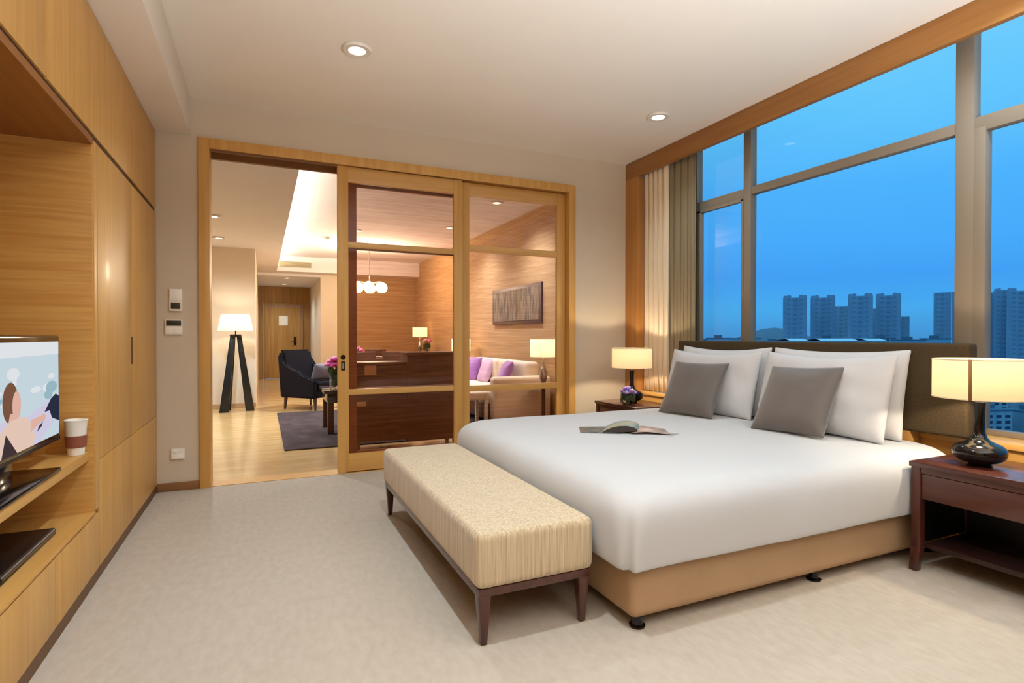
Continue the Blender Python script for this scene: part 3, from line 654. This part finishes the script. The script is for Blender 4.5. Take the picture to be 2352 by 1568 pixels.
# ---- bedside lamps
def table_lamp(h_stem, r, hs, scale=1.0):
    t = empty('table_lamp'); t['category'] = 'lamp'
    prof = [(0, 0), (0.050, 0), (0.054, 0.006), (0.048, 0.016)] + [(0.048 + 0.062 * sin(a) ** 1.0, 0.066 - 0.050 * cos(a)) for a in [pi * k / 14 for k in range(1, 12)]] + [(0.068, 0.112), (0.046, 0.124), (0.032, 0.140), (0.024, 0.165), (0.021, 0.22), (0.022, 0.28), (0.025, 0.315), (0, 0.315)]
    B().lathe(prof, seg=48).done('base', blackg, t, ang=60)
    z0 = 0.335; z1 = z0 + hs
    B().rod((0, 0, 0.31), (0, 0, z0 + 0.10), 0.006).rod((-r, 0, z1 - 0.015), (r, 0, z1 - 0.015), 0.0025).rod((0, -r, z1 - 0.015), (0, r, z1 - 0.015), 0.0025).rod((0, 0, z0 + .09), (0, 0, z1 - .012), 0.003).done('stem', chrome, t)
    sh = B().lathe([(r, z0), (r, z1)], seg=56).done('lamp_shade', shade_c, t, solid=0.002)
    B().lathe([(r + .0015, z0), (r + .0025, z0 + .002), (r + .0015, z0 + .006)], seg=56).lathe([(r + .0015, z1 - .006), (r + .0025, z1 - .002), (r + .0015, z1)], seg=56).done('shade_trim', mat('shade_trim_cream', rgb(240, 222, 180), .7), sh)
    a = radians(195)
    b = B()
    b.grid([[((r + 0.002) * cos(a + da), (r + 0.002) * sin(a + da), z) for da in (-0.035, -0.012, 0.012, 0.035)] for z in (z0, z1)])
    b.done('seam', mat('brown_seam', rgb(150, 108, 58), 0.7), sh, solid=.001)
    B().lathe([(0, z0 + .16), (0.02, z0 + .15), (0.028, z0 + .13), (0.02, z0 + .105), (0.012, z0 + .1)], seg=16).done('bulb', emis('lit_bulb', (1, 0.82, 0.55, 1), 5.0), t)
    return t
L1 = table_lamp(0, 0.19, 0.195); L1.location = (3.255, 1.553, 0.56); L1['label'] = 'black gourd lamp with a cream drum shade on the near bedside table'; L1['group'] = 'bedside lamps'
L2 = dup(L1, (3.285, 4.44, 0.56), radians(180), 'black gourd lamp with a cream drum shade on the far bedside table', 'bedside lamps')
for o in (L1, L2): light('bulb_light', 'POINT', (o.location.x, o.location.y, 0.56 + 0.335 + 0.10), P_LAMP, WARM, shadow_soft_size=0.03)

# ---- purple flowers in a round glass vase on the far nightstand
def bouquet(name, label, loc, n, rad, petal, petal2, vase_prof, zf, leafcol=rgb(62, 84, 40)):
    t = thing(name, label, 'flowers', loc)
    B().lathe(vase_prof, seg=28).done('vase', clear_g, t)
    rn = random.Random(len(label)); gm = mat('stem_green', leafcol, .6)
    st = B()
    for k in range(n):
        a = rn.uniform(0, 2 * pi); q = rn.uniform(0.1, 1) ** .5
        st.rod((0.012 * cos(a), 0.012 * sin(a), 0.01), (rad * .6 * q * cos(a), rad * .6 * q * sin(a), zf), 0.0035, seg=6)
    for k in range(10):
        a = rn.uniform(0, 2 * pi); q = rn.uniform(.3, .8); st.ball((rad * q * cos(a), rad * q * sin(a), zf * rn.uniform(.45, .9)), rad * .24, sub=1, sc=(1, .5, 1.4))
    st.done('stems', gm, t)
    for k in range(n):
        a = 2 * pi * k / n * 2.4; q = (k / n) ** .5
        c = Vector((rad * .8 * q * cos(a), rad * .8 * q * sin(a), zf + rad * .55 * (1 - q * q) + rn.uniform(-.1, .1) * rad))
        f = B(); f.ball(c, rad * .2, sub=1)
        for p in range(9):
            b_ = 2 * pi * p / 9; el = rn.uniform(-.3, .9)
            f.ball(c + Vector((cos(b_) * cos(el), sin(b_) * cos(el), sin(el))) * rad * .2, rad * .18, sub=1, sc=(1, 1, .7))
        f.done('blossom', petal if k % 3 else petal2, t, ang=180)
    return t
bouquet('flower_vase', 'purple flowers in a low round glass vase on the far bedside table', (3.13, 4.29, 0.561), 9, 0.085, mat('violet_petals', rgb(142, 104, 190), .6), mat('pale_violet_petals', rgb(180, 150, 216), .6),
        [(0, 0), (0.04, 0.0), (0.068, 0.025), (0.074, 0.055), (0.06, 0.09), (0.055, 0.095)], 0.10)

# ================================================================== LIVING ROOM
# tripod floor lamp
fl = thing('floor_lamp', 'black tripod floor lamp with a glowing cream shade beyond the open doorway', 'floor lamp', (-0.39, 9.98, 0))
for a in (radians(218), radians(132), radians(-8)):
    p = Vector((0.21 * cos(a), 0.21 * sin(a), 0)); q = Vector((0.05 * cos(a), 0.05 * sin(a), 1.22))
    B().post((p.x, p.y, 0), (q.x, q.y, 1.22), 0.13, 0.07, 0.06, 0.05, bev=0.004).done('leg', black, fl)
B().lathe([(0, 1.2), (0.085, 1.2), (0.085, 1.235), (0, 1.235)], seg=20).rod((0, 0, 1.23), (0, 0, 1.42), 0.01).done('hub', black, fl)
B().lathe([(0.26, 1.295), (0.205, 1.555)], seg=48).done('lamp_shade', shade_far, fl, solid=0.003)
light('bulb_light', 'POINT', (-0.39, 9.98, 1.42), 9, WARM, shadow_soft_size=0.04)
# rug
rg = tag(B().box(-1.45, 1.45, -1.55, 1.55, 0, 0.014, bev=0.004).done('rug', rugm, None, (1.66, 7.82, -0.0019)), 'dark charcoal rug on the wood floor of the living room', 'rug')
# navy armchair
ac = thing('armchair', 'dark navy wingback armchair by the flowers beyond the open doorway', 'armchair', (0.77, 9.88, 0.0), radians(-48))
B().box(-0.30, 0.36, -0.28, 0.28, 0.20, 0.33, bev=0.03).done('base', navy, ac)
B().box(-0.22, 0.38, -0.26, 0.26, 0.33, 0.47, bev=0.045, seg=4).done('seat', navy, ac)
t_ = bmesh.new(); bmesh.ops.create_cube(t_, size=1); bmesh.ops.scale(t_, vec=(0.14, 0.66, 0.72), verts=t_.verts); bmesh.ops.bevel(t_, geom=list(t_.edges), offset=0.045, segments=4, affect='EDGES')
b = B(); b._add(t_, 0, Matrix.Translation((-0.33, 0, 0.62)) @ Matrix.Rotation(radians(-9), 4, 'Y')); b.done('backrest', navy, ac)
for sg in (-1, 1):
    b = B(); pr = [(-0.36, 0.2), (0.36, 0.2), (0.38, 0.50), (0.10, 0.54), (0.04, 0.63), (-0.12, 0.66), (-0.26, 0.70), (-0.38, 0.90), (-0.42, 0.9)]
    y0, y1 = sg * 0.275, sg * 0.355
    A = [b.bm.verts.new((x, y0, z)) for x, z in pr]; C_ = [b.bm.verts.new((x, y1, z)) for x, z in pr]
    b.bm.faces.new(A); b.bm.faces.new(C_[::-1])
    for k in range(len(pr)): b.bm.faces.new([A[k], A[(k + 1) % len(pr)], C_[(k + 1) % len(pr)], C_[k]])
    bmesh.ops.bevel(b.bm, geom=list(b.bm.edges), offset=0.02, segments=3, affect='EDGES', clamp_overlap=True)
    b.done('armrest', navy, ac)
for x in (-0.30, 0.32):
    for y in (-0.28, 0.28): B().post((x * 1.06, y * 1.04, 0.0), (x, y, 0.205), 0.025, 0.045, bev=0.003).done('leg', walnut_v, ac)
pl = pillow_mesh(0.5, 0.3, 0.13, seed=4); o = pl.done('cushion', mat('slate_fabric', rgb(110, 104, 112), .8), None, (0.895, 9.735, 0.475), (radians(18), 0, radians(90 - 48)), sub=1, ang=180)
tag(o, 'slate grey lumbar cushion on the navy armchair', 'cushion')
# coffee table
ct = thing('coffee_table', 'dark glossy coffee table on the charcoal rug under the pink flowers', 'table', (1.12, 7.35, 0.012))
B().box(-0.44, 0.44, -0.36, 0.36, 0.495, 0.535, bev=0.006).done('table_top', mat('dark_gloss_wood', rgb(46, 34, 34), .12, coat=.5), ct)
B().box(-0.40, 0.40, -0.32, 0.32, 0.38, 0.495, bev=0.004).done('apron', mat('dark_gloss_wood', rgb(46, 34, 34), .12, coat=.5), ct)
for sx in (-1, 1):
    for sy in (-1, 1): B().box(sx * .36 - .035, sx * .36 + .035, sy * .28 - .035, sy * .28 + .035, 0, 0.38, bev=.004).done('leg', espresso, ct)
pinkp = mat('magenta_petals', rgb(196, 66, 138), .6); pinkl = mat('pink_petals', rgb(226, 130, 180), .6)
bouquet('flower_vase', 'magenta orchids in a tall glass vase on the coffee table', (0.84, 7.35, 0.549), 14, 0.14, pinkp, pinkl,
        [(0, 0), (0.06, 0), (0.062, 0.01), (0.065, 0.2), (0.062, 0.2)], 0.28)
cup0 = thing('teacup', 'white teacup on the coffee table next to the orchids', 'cup', (1.28, 7.30, 0.549), 0, 'white tea things on the coffee table')
B().lathe([(0, 0), (0.055, 0.004), (0.07, 0.012), (0.055, 0.008), (0, 0.006)], seg=24).done('saucer', white_pl, cup0)
B().lathe([(0, 0.012), (0.025, 0.012), (0.04, 0.05), (0.043, 0.065), (0.039, 0.062), (0, 0.02)], seg=24).done('bowl', white_pl, cup0)
dup(cup0, (1.42, 7.42, 0.549), 0, 'white teacup on the coffee table farthest from the orchids', 'white tea things on the coffee table')
# dark console cabinet behind the front sliding door
cons = mat('console_veneer', rgb(132, 96, 66), 0.45, spec=0.3, col2=rgb(108, 76, 50), vscale=(3, 3, 50))
cc = thing('console_cabinet', 'tall dark brown cabinet standing just behind the front glass door', 'cabinet', (1.66, 6.05, 0))
B().box(-0.24, 0.33, -0.17, 0.17, 0.07, 1.0, bev=.004).box(-0.79, -0.24, -0.17, 0.17, 0.10, 0.90, bev=.004).done('body', cons, cc)
B().box(-0.25, 0.345, -0.185, 0.185, 1.0, 1.03, bev=.004).box(-0.80, -0.25, -0.185, 0.185, 0.90, 0.93, bev=.004).done('top', cons, cc)
for sx in (-.75, .30):
    for sy in (-1, 1): B().post((sx, sy * .14, 0), (sx, sy * .14, .10), .035, .045).done('foot', cons, cc)
spm = mat('beige_plate', rgb(206, 160, 110), .5)
for x_, z_, w_, h_ in ((-.63, .89 - .04, .06, .05), (-.73, .50, .055, .025)): B().box(x_ - w_, x_ + w_, -.178, -.169, z_ - h_, z_ + h_, bev=.002).done('socket_plate', spm, cc)
# sofa along the wall
sf = thing('sofa', 'cream sofa against the brown wall under the framed art', 'sofa', (3.15, 7.9, 0.0125), 0)
B().box(-0.42, 0.42, -1.12, 1.12, 0.08, 0.28, bev=.02).done('base', espresso, sf)
for y in (-0.54, 0.54): B().box(-0.44, 0.24, y - 0.53, y + 0.53, 0.28, 0.47, bev=.05, seg=4).done('seat', creamf, sf)
for y in (-0.54, 0.54): B().box(0.16, 0.36, y - 0.53, y + 0.53, 0.46, 0.84, bev=.07, seg=4).done('backrest', creamf, sf)
for sg in (-1, 1): B().box(-0.42, 0.42, sg * 1.20 - 0.09, sg * 1.20 + 0.09, 0.09, 0.66, bev=.06, seg=4).done('armrest', creamf, sf)
for sx in (-.36, .36):
    for y in (-1.0, 1.0): B().post((sx, y, 0), (sx, y, .085), .04, .05).done('foot', espresso, sf)
GPU = 'purple cushions on the cream sofa'
pillow('cushion', 'purple satin cushion at the far end of the cream sofa', 'cushion', GPU, purple, (.46, .44, .15), (3.10, 8.72, .465), 20, 24, seed=21)
pillow('cushion', 'pale lilac cushion leaning beside the far purple cushion', 'cushion', GPU, mat('lilac_satin', rgb(206, 170, 200), .5), (.44, .42, .14), (3.20, 8.28, .465), 0, 22, seed=22)
pillow('cushion', 'purple satin cushion at the near end of the cream sofa', 'cushion', GPU, purple, (.46, .44, .15), (3.06, 7.28, .465), -15, 26, seed=23)
ot = thing('ottoman', 'small cream ottoman behind the lower pane of the second glass door', 'ottoman', (2.50, 6.9, 0.0125))
B().box(-.19, .19, -.19, .19, .36, .47, bev=.03, seg=3).done('seat', creamf, ot)
for sx in (-1, 1):
    for sy in (-1, 1): B().box(sx * .165 - .022, sx * .165 + .022, sy * .165 - .022, sy * .165 + .022, 0, .365, bev=.003).done('leg', creamf, ot)
# framed art
fa = thing('framed_art', 'wide framed brown artwork on the wall above the sofa', 'picture', (XW, 7.85, 1.69))
B().box(-0.035, 0, -0.90, 0.90, -0.29, 0.29, bev=.004).done('frame', mat('frame_dark', rgb(96, 70, 56), .4), fa)
B().box(-0.04, -0.03, -0.84, 0.84, -0.24, 0.24).done('canvas', mat('art_canvas', rgb(142, 122, 96), .7, col2=rgb(92, 74, 56), vscale=(9, 22, 4), detail=6), fa)
# side tables with lamps at the sofa ends
def side_table(label, x, y):
    s_ = thing('side_table', label, 'side table', (x, y, 0), group='side tables at the sofa ends')
    B().lathe([(0, .56), (.22, .56), (.225, .57), (.22, .58), (0, .58)], seg=32).done('table_top', espresso, s_)
    B().rod((0, 0, .02), (0, 0, .56), .025).done('stem', espresso, s_)
    B().lathe([(0, 0), (.16, 0), (.15, .02), (0, .025)], seg=28).done('base', espresso, s_)
    return s_
side_table('round dark side table at the near end of the cream sofa', 3.31, 6.35)
side_table('round dark side table at the far end of the cream sofa', 3.31, 9.60)
def liv_lamp(label, loc, first_=[None], r=.17):
    if first_[0] is None:
        t = empty('table_lamp'); t['category'] = 'lamp'
        B().lathe([(0, 0), (.07, 0), (.07, .012), (.03, .03), (.05, .09), (.055, .15), (.03, .22), (.012, .26), (.012, .40), (0, .40)], seg=28).done('base', chrome, t)
        B().lathe([(r, .36), (r, .585)], seg=40).done('lamp_shade', shade_far, t, solid=.002)
        B().lathe([(0, .50), (.022, .48), (.022, .44), (.01, .42)], seg=12).done('bulb', emis('lit_bulb', (1, 0.82, 0.55, 1), 5.0), t)
        first_[0] = t; t.location = loc
    else: t = dup(first_[0], loc)
    t['label'] = label; t['group'] = 'living room table lamps'
    light('bulb_light', 'POINT', (loc[0], loc[1], loc[2] + .46), 9, WARM, shadow_soft_size=.03)
    return t
liv_lamp('table lamp with a white drum shade at the near end of the sofa', (3.31, 6.35, .58))
liv_lamp('table lamp with a white drum shade at the far end of the sofa', (3.31, 9.60, .58))
# sideboard at the far wall with lamp and flowers
sb = thing('sideboard', 'dark sideboard along the brown wall behind the dining table', 'sideboard', (3.38, 12.6, 0))
B().box(-.2, .22, -.75, .75, .08, .80, bev=.005).done('body', espresso, sb)
B().box(-.215, .23, -.77, .77, .80, .83, bev=.004).done('top', espresso, sb)
for y in (-.375, .375): B().box(-.206, -.198, y - .36, y + .36, .12, .77, bev=.001).done('door', espresso, sb)
for sx in (-.16, .18):
    for y in (-.68, .68): B().box(sx - .02, sx + .02, y - .02, y + .02, 0, .08).done('foot', espresso, sb)
liv_lamp('table lamp with a white drum shade on the dark sideboard', (3.38, 12.75, .83))
bouquet('flower_vase', 'pale pink flowers in a glass vase on the dark sideboard', (3.36, 12.05, .831), 8, .12, mat('blush_petals', rgb(236, 196, 186), .6), pinkl, [(0, 0), (.05, 0), (.055, .16), (.05, .16)], .24)
# dining table and chairs under the chandelier
dt = thing('dining_table', 'dark dining table set with plates under the chandelier', 'table', (2.0, 11.5, 0))
B().box(-.65, .65, -.5, .5, .72, .76, bev=.005).done('table_top', espresso, dt)
for sx in (-1, 1):
    for sy in (-1, 1): B().box(sx * .58 - .035, sx * .58 + .035, sy * .43 - .035, sy * .43 + .035, 0, .72).done('leg', espresso, dt)
def dchair():
    t = empty('dining_chair'); t['category'] = 'chair'; t['group'] = 'dark chairs around the dining table'
    B().box(-.23, .23, -.22, .22, .40, .48, bev=.02, seg=3).done('seat', espresso, t)
    B().box(-.23, .23, .18, .24, .48, .92, bev=.02, seg=3).done('backrest', espresso, t)
    for sx in (-1, 1):
        for sy in (-1, 1): B().box(sx * .2 - .02, sx * .2 + .02, sy * .19 - .02, sy * .19 + .02, 0, .41).done('leg', espresso, t)
    return t
d0 = dchair(); d0.location = (1.72, 10.75, 0); d0.rotation_euler = (0, 0, pi); d0['label'] = 'dark dining chair with its back to the doors, at the hallway end of the table'
dup(d0, (2.30, 10.75, 0), pi, 'dark dining chair with its back to the doors, at the sofa end of the table')
dup(d0, (1.72, 12.25, 0), 0, 'dark dining chair across the table at the hallway end')
dup(d0, (2.30, 12.25, 0), 0, 'dark dining chair across the table at the sideboard end')
pl0 = tag(B().lathe([(0, .002), (.08, .0), (.13, .016), (.135, .02), (.128, .02), (.08, .008), (0, .008)], seg=28).done('plate', white_pl, None, (1.75, 11.15, .761)), 'white plate on the dining table at the hallway end, near edge', 'plate', 'plates on the dining table')
for (x, y), lb_ in (((2.28, 11.15), 'white plate on the dining table at the sofa end, near edge'), ((1.75, 11.85), 'white plate on the dining table at the hallway end, far edge'), ((2.28, 11.85), 'white plate on the dining table at the sideboard end, far edge')):
    c = pl0.copy(); COL.objects.link(c); c.location = (x, y, .761); c['label'] = lb_
bouquet('flower_vase', 'magenta flowers in a glass vase in the middle of the dining table', (1.78, 11.5, .761), 8, .11, pinkp, pinkl, [(0, 0), (.045, 0), (.05, .10), (.045, .10)], .14)
ch = thing('chandelier', 'chandelier of clustered glowing glass shades above the dining table', 'chandelier', (1.98, 11.4, 2.2))
ch.scale = (1.25, 1.25, 1.0)
B().lathe([(0, .85), (.08, .85), (.085, .82), (0, .82)], seg=24).rod((0, 0, .05), (0, 0, .83), .008).ball((0, 0, .08), .04).done('stem', chrome, ch)
for k in range(6):
    a = 2 * pi * k / 6 + .3; p = Vector((.22 * cos(a), .22 * sin(a), 0))
    B().rod((0, 0, .08), (p.x, p.y, .10), .006).rod((p.x, p.y, .10), (p.x, p.y, .06), .012).done('arm', chrome, ch)
    B().lathe([(.02, .09), (.075, .06), (.095, 0), (.08, -.06), (.045, -.10)], (p.x, p.y, 0), seg=20).done('glass_shade', shade_mat('chandelier_glass', rgb(255, 240, 210), (1, .85, .55, 1), 2.4), ch, solid=.002)
light('chandelier_light', 'POINT', (1.98, 11.4, 2.45), 170, WARM, shadow_soft_size=.2)

# ================================================================== OUTSIDE: the city at dusk
ZG = -55.0
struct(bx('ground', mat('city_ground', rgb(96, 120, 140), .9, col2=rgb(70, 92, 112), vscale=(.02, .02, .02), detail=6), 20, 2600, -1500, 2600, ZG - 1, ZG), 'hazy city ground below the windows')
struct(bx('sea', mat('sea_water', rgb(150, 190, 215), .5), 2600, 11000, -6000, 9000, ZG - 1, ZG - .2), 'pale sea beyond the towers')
haze = mat('tower_haze', rgb(160, 174, 196), .9, col2=rgb(146, 160, 182), vscale=(.2, .2, .02))  # distance haze is mixed into these blue-grey building colours
haze2 = mat('tower_haze_pale', rgb(170, 182, 196), .9, col2=rgb(146, 158, 174), vscale=(.2, .2, .02))
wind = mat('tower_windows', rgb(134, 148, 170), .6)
TH = math.atan(574 / F_PX)
def at_px(px, dist):
    r = (px - 1176) / F_PX
    return (dist * (r * cos(TH) + sin(TH)), dist * (-r * sin(TH) + cos(TH)))
def tower(label, px0, px1, ytop, dist, m=haze, crown=True, group='apartment towers on the skyline'):
    x, y = at_px((px0 + px1) / 2, dist); wd = (px1 - px0) / F_PX * dist; H = (773 - ytop) / F_PX * dist + 1.2 - ZG
    t = thing('apartment_tower', label, 'building', (x, y, ZG), -math.atan2(x, y), group)
    dp = wd * .35
    B().box(-wd / 2, wd / 2, -dp / 2, dp / 2, 0, H).box(-wd * .36, -wd * .14, -dp * .54, -dp * .5, 0, H * .99).box(wd * .14, wd * .36, -dp * .54, -dp * .5, 0, H * .99).done('body', m, t, smooth=False)
    if crown:
        h_ = wd * .10
        B().box(-wd * .48, -wd * .16, -dp * .4, dp * .4, H, H + h_).box(wd * .16, wd * .48, -dp * .4, dp * .4, H, H + h_).box(-wd * .3, -wd * .2, -dp * .2, dp * .2, H + h_, H + h_ * 1.3).box(wd * .2, wd * .3, -dp * .2, dp * .2, H + h_, H + h_ * 1.3).done('rooftop', m, t, smooth=False)
    g = B(); nf = max(4, int(H / 5))
    for k in range(nf):
        z = H * (k + .3) / nf
        for u in (-.25, .0, .25): g.box(wd * (u - .07), wd * (u + .07), -dp * .545, -dp * .499, z, z + H / nf * .45)
    g.done('windows', wind, t, smooth=False)
    return t
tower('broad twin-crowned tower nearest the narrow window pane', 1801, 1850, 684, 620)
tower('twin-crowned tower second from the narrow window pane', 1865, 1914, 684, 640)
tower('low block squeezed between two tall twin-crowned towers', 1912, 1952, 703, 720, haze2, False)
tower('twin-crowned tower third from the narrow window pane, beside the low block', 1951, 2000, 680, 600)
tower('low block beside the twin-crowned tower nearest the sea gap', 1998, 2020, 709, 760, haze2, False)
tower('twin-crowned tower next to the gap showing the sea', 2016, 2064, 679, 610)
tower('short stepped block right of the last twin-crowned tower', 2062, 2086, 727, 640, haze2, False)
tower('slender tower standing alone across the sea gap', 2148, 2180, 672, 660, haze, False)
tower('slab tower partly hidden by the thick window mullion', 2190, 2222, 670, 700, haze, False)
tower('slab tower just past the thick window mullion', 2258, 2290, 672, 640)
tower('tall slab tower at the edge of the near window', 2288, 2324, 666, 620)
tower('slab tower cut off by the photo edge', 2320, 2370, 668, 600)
# low hill and roofs
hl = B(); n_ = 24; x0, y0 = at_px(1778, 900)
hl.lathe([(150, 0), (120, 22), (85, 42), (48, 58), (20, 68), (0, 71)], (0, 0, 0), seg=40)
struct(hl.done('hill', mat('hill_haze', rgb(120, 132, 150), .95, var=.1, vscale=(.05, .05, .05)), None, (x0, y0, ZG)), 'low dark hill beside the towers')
rf = mat('white_roof', rgb(225, 235, 242), .7)
for k, (p0, p1, lab) in enumerate(((1818, 1862, 'long white shed roof, shortest of three in a row before the towers'), (1890, 1978, 'long white shed roof in the middle of a row before the towers'), (1998, 2044, 'long white shed roof closest to the sea gap'))):
    d = 330.0; x, y = at_px((p0 + p1) / 2, d); wd = (p1 - p0) / F_PX * d
    t = thing('warehouse', lab, 'building', (x, y, ZG), -TH, 'white-roofed warehouses below the towers')
    H = 1.2 - ZG - 1.1
    B().box(-wd / 2, wd / 2, 0, 30, 0, H - 1.5).done('walls', haze, t, smooth=False)
    b = B(); b.grid([[(-wd / 2 - 1, -1, H - 1.6), (wd / 2 - 1, -1, H - 1.6)], [(-wd / 2 + 3, 14, H), (wd / 2 + 3, 14, H)], [(-wd / 2 + 3, 31, H - 1.6), (wd / 2 + 3, 31, H - 1.6)]]); b.done('roof', rf, t, smooth=False)
# low-rise houses seen through the near window
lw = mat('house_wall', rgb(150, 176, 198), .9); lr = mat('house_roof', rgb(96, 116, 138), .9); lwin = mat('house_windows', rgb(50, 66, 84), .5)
def house(px, dist, wd, H, dp, lab, grp):
    x, y = at_px(px, dist); t = thing('apartment_house', lab, 'building', (x, y, ZG), -TH + random.uniform(-.06, .06), grp)
    B().box(-wd / 2, wd / 2, -dp / 2, dp / 2, 0, H).done('walls', lw if random.random() < .6 else haze2, t, smooth=False)
    B().box(-wd / 2 - .5, wd / 2 + .5, -dp / 2 - .5, dp / 2 + .5, H, H + .8).box(-wd * .2, wd * .1, -dp * .2, dp * .2, H + .8, H + 3.2).done('roof', lr, t, smooth=False)
    g = B(); nf = max(2, int(H / 3.2)); nc = max(3, int(wd / 4))
    for k in range(nf):
        for c in range(nc):
            u = -wd / 2 + wd * (c + .5) / nc; g.box(u - wd / nc * .28, u + wd / nc * .28, -dp / 2 - .12, -dp / 2 + .1, k * 3.2 + 1, k * 3.2 + 2.6)
    g.done('windows', lwin, t, smooth=False)
GHS = 'crowded apartment houses far below the near window'
HL = 'blue-grey apartment house among the crowded roofs seen below the skyline through the near window'
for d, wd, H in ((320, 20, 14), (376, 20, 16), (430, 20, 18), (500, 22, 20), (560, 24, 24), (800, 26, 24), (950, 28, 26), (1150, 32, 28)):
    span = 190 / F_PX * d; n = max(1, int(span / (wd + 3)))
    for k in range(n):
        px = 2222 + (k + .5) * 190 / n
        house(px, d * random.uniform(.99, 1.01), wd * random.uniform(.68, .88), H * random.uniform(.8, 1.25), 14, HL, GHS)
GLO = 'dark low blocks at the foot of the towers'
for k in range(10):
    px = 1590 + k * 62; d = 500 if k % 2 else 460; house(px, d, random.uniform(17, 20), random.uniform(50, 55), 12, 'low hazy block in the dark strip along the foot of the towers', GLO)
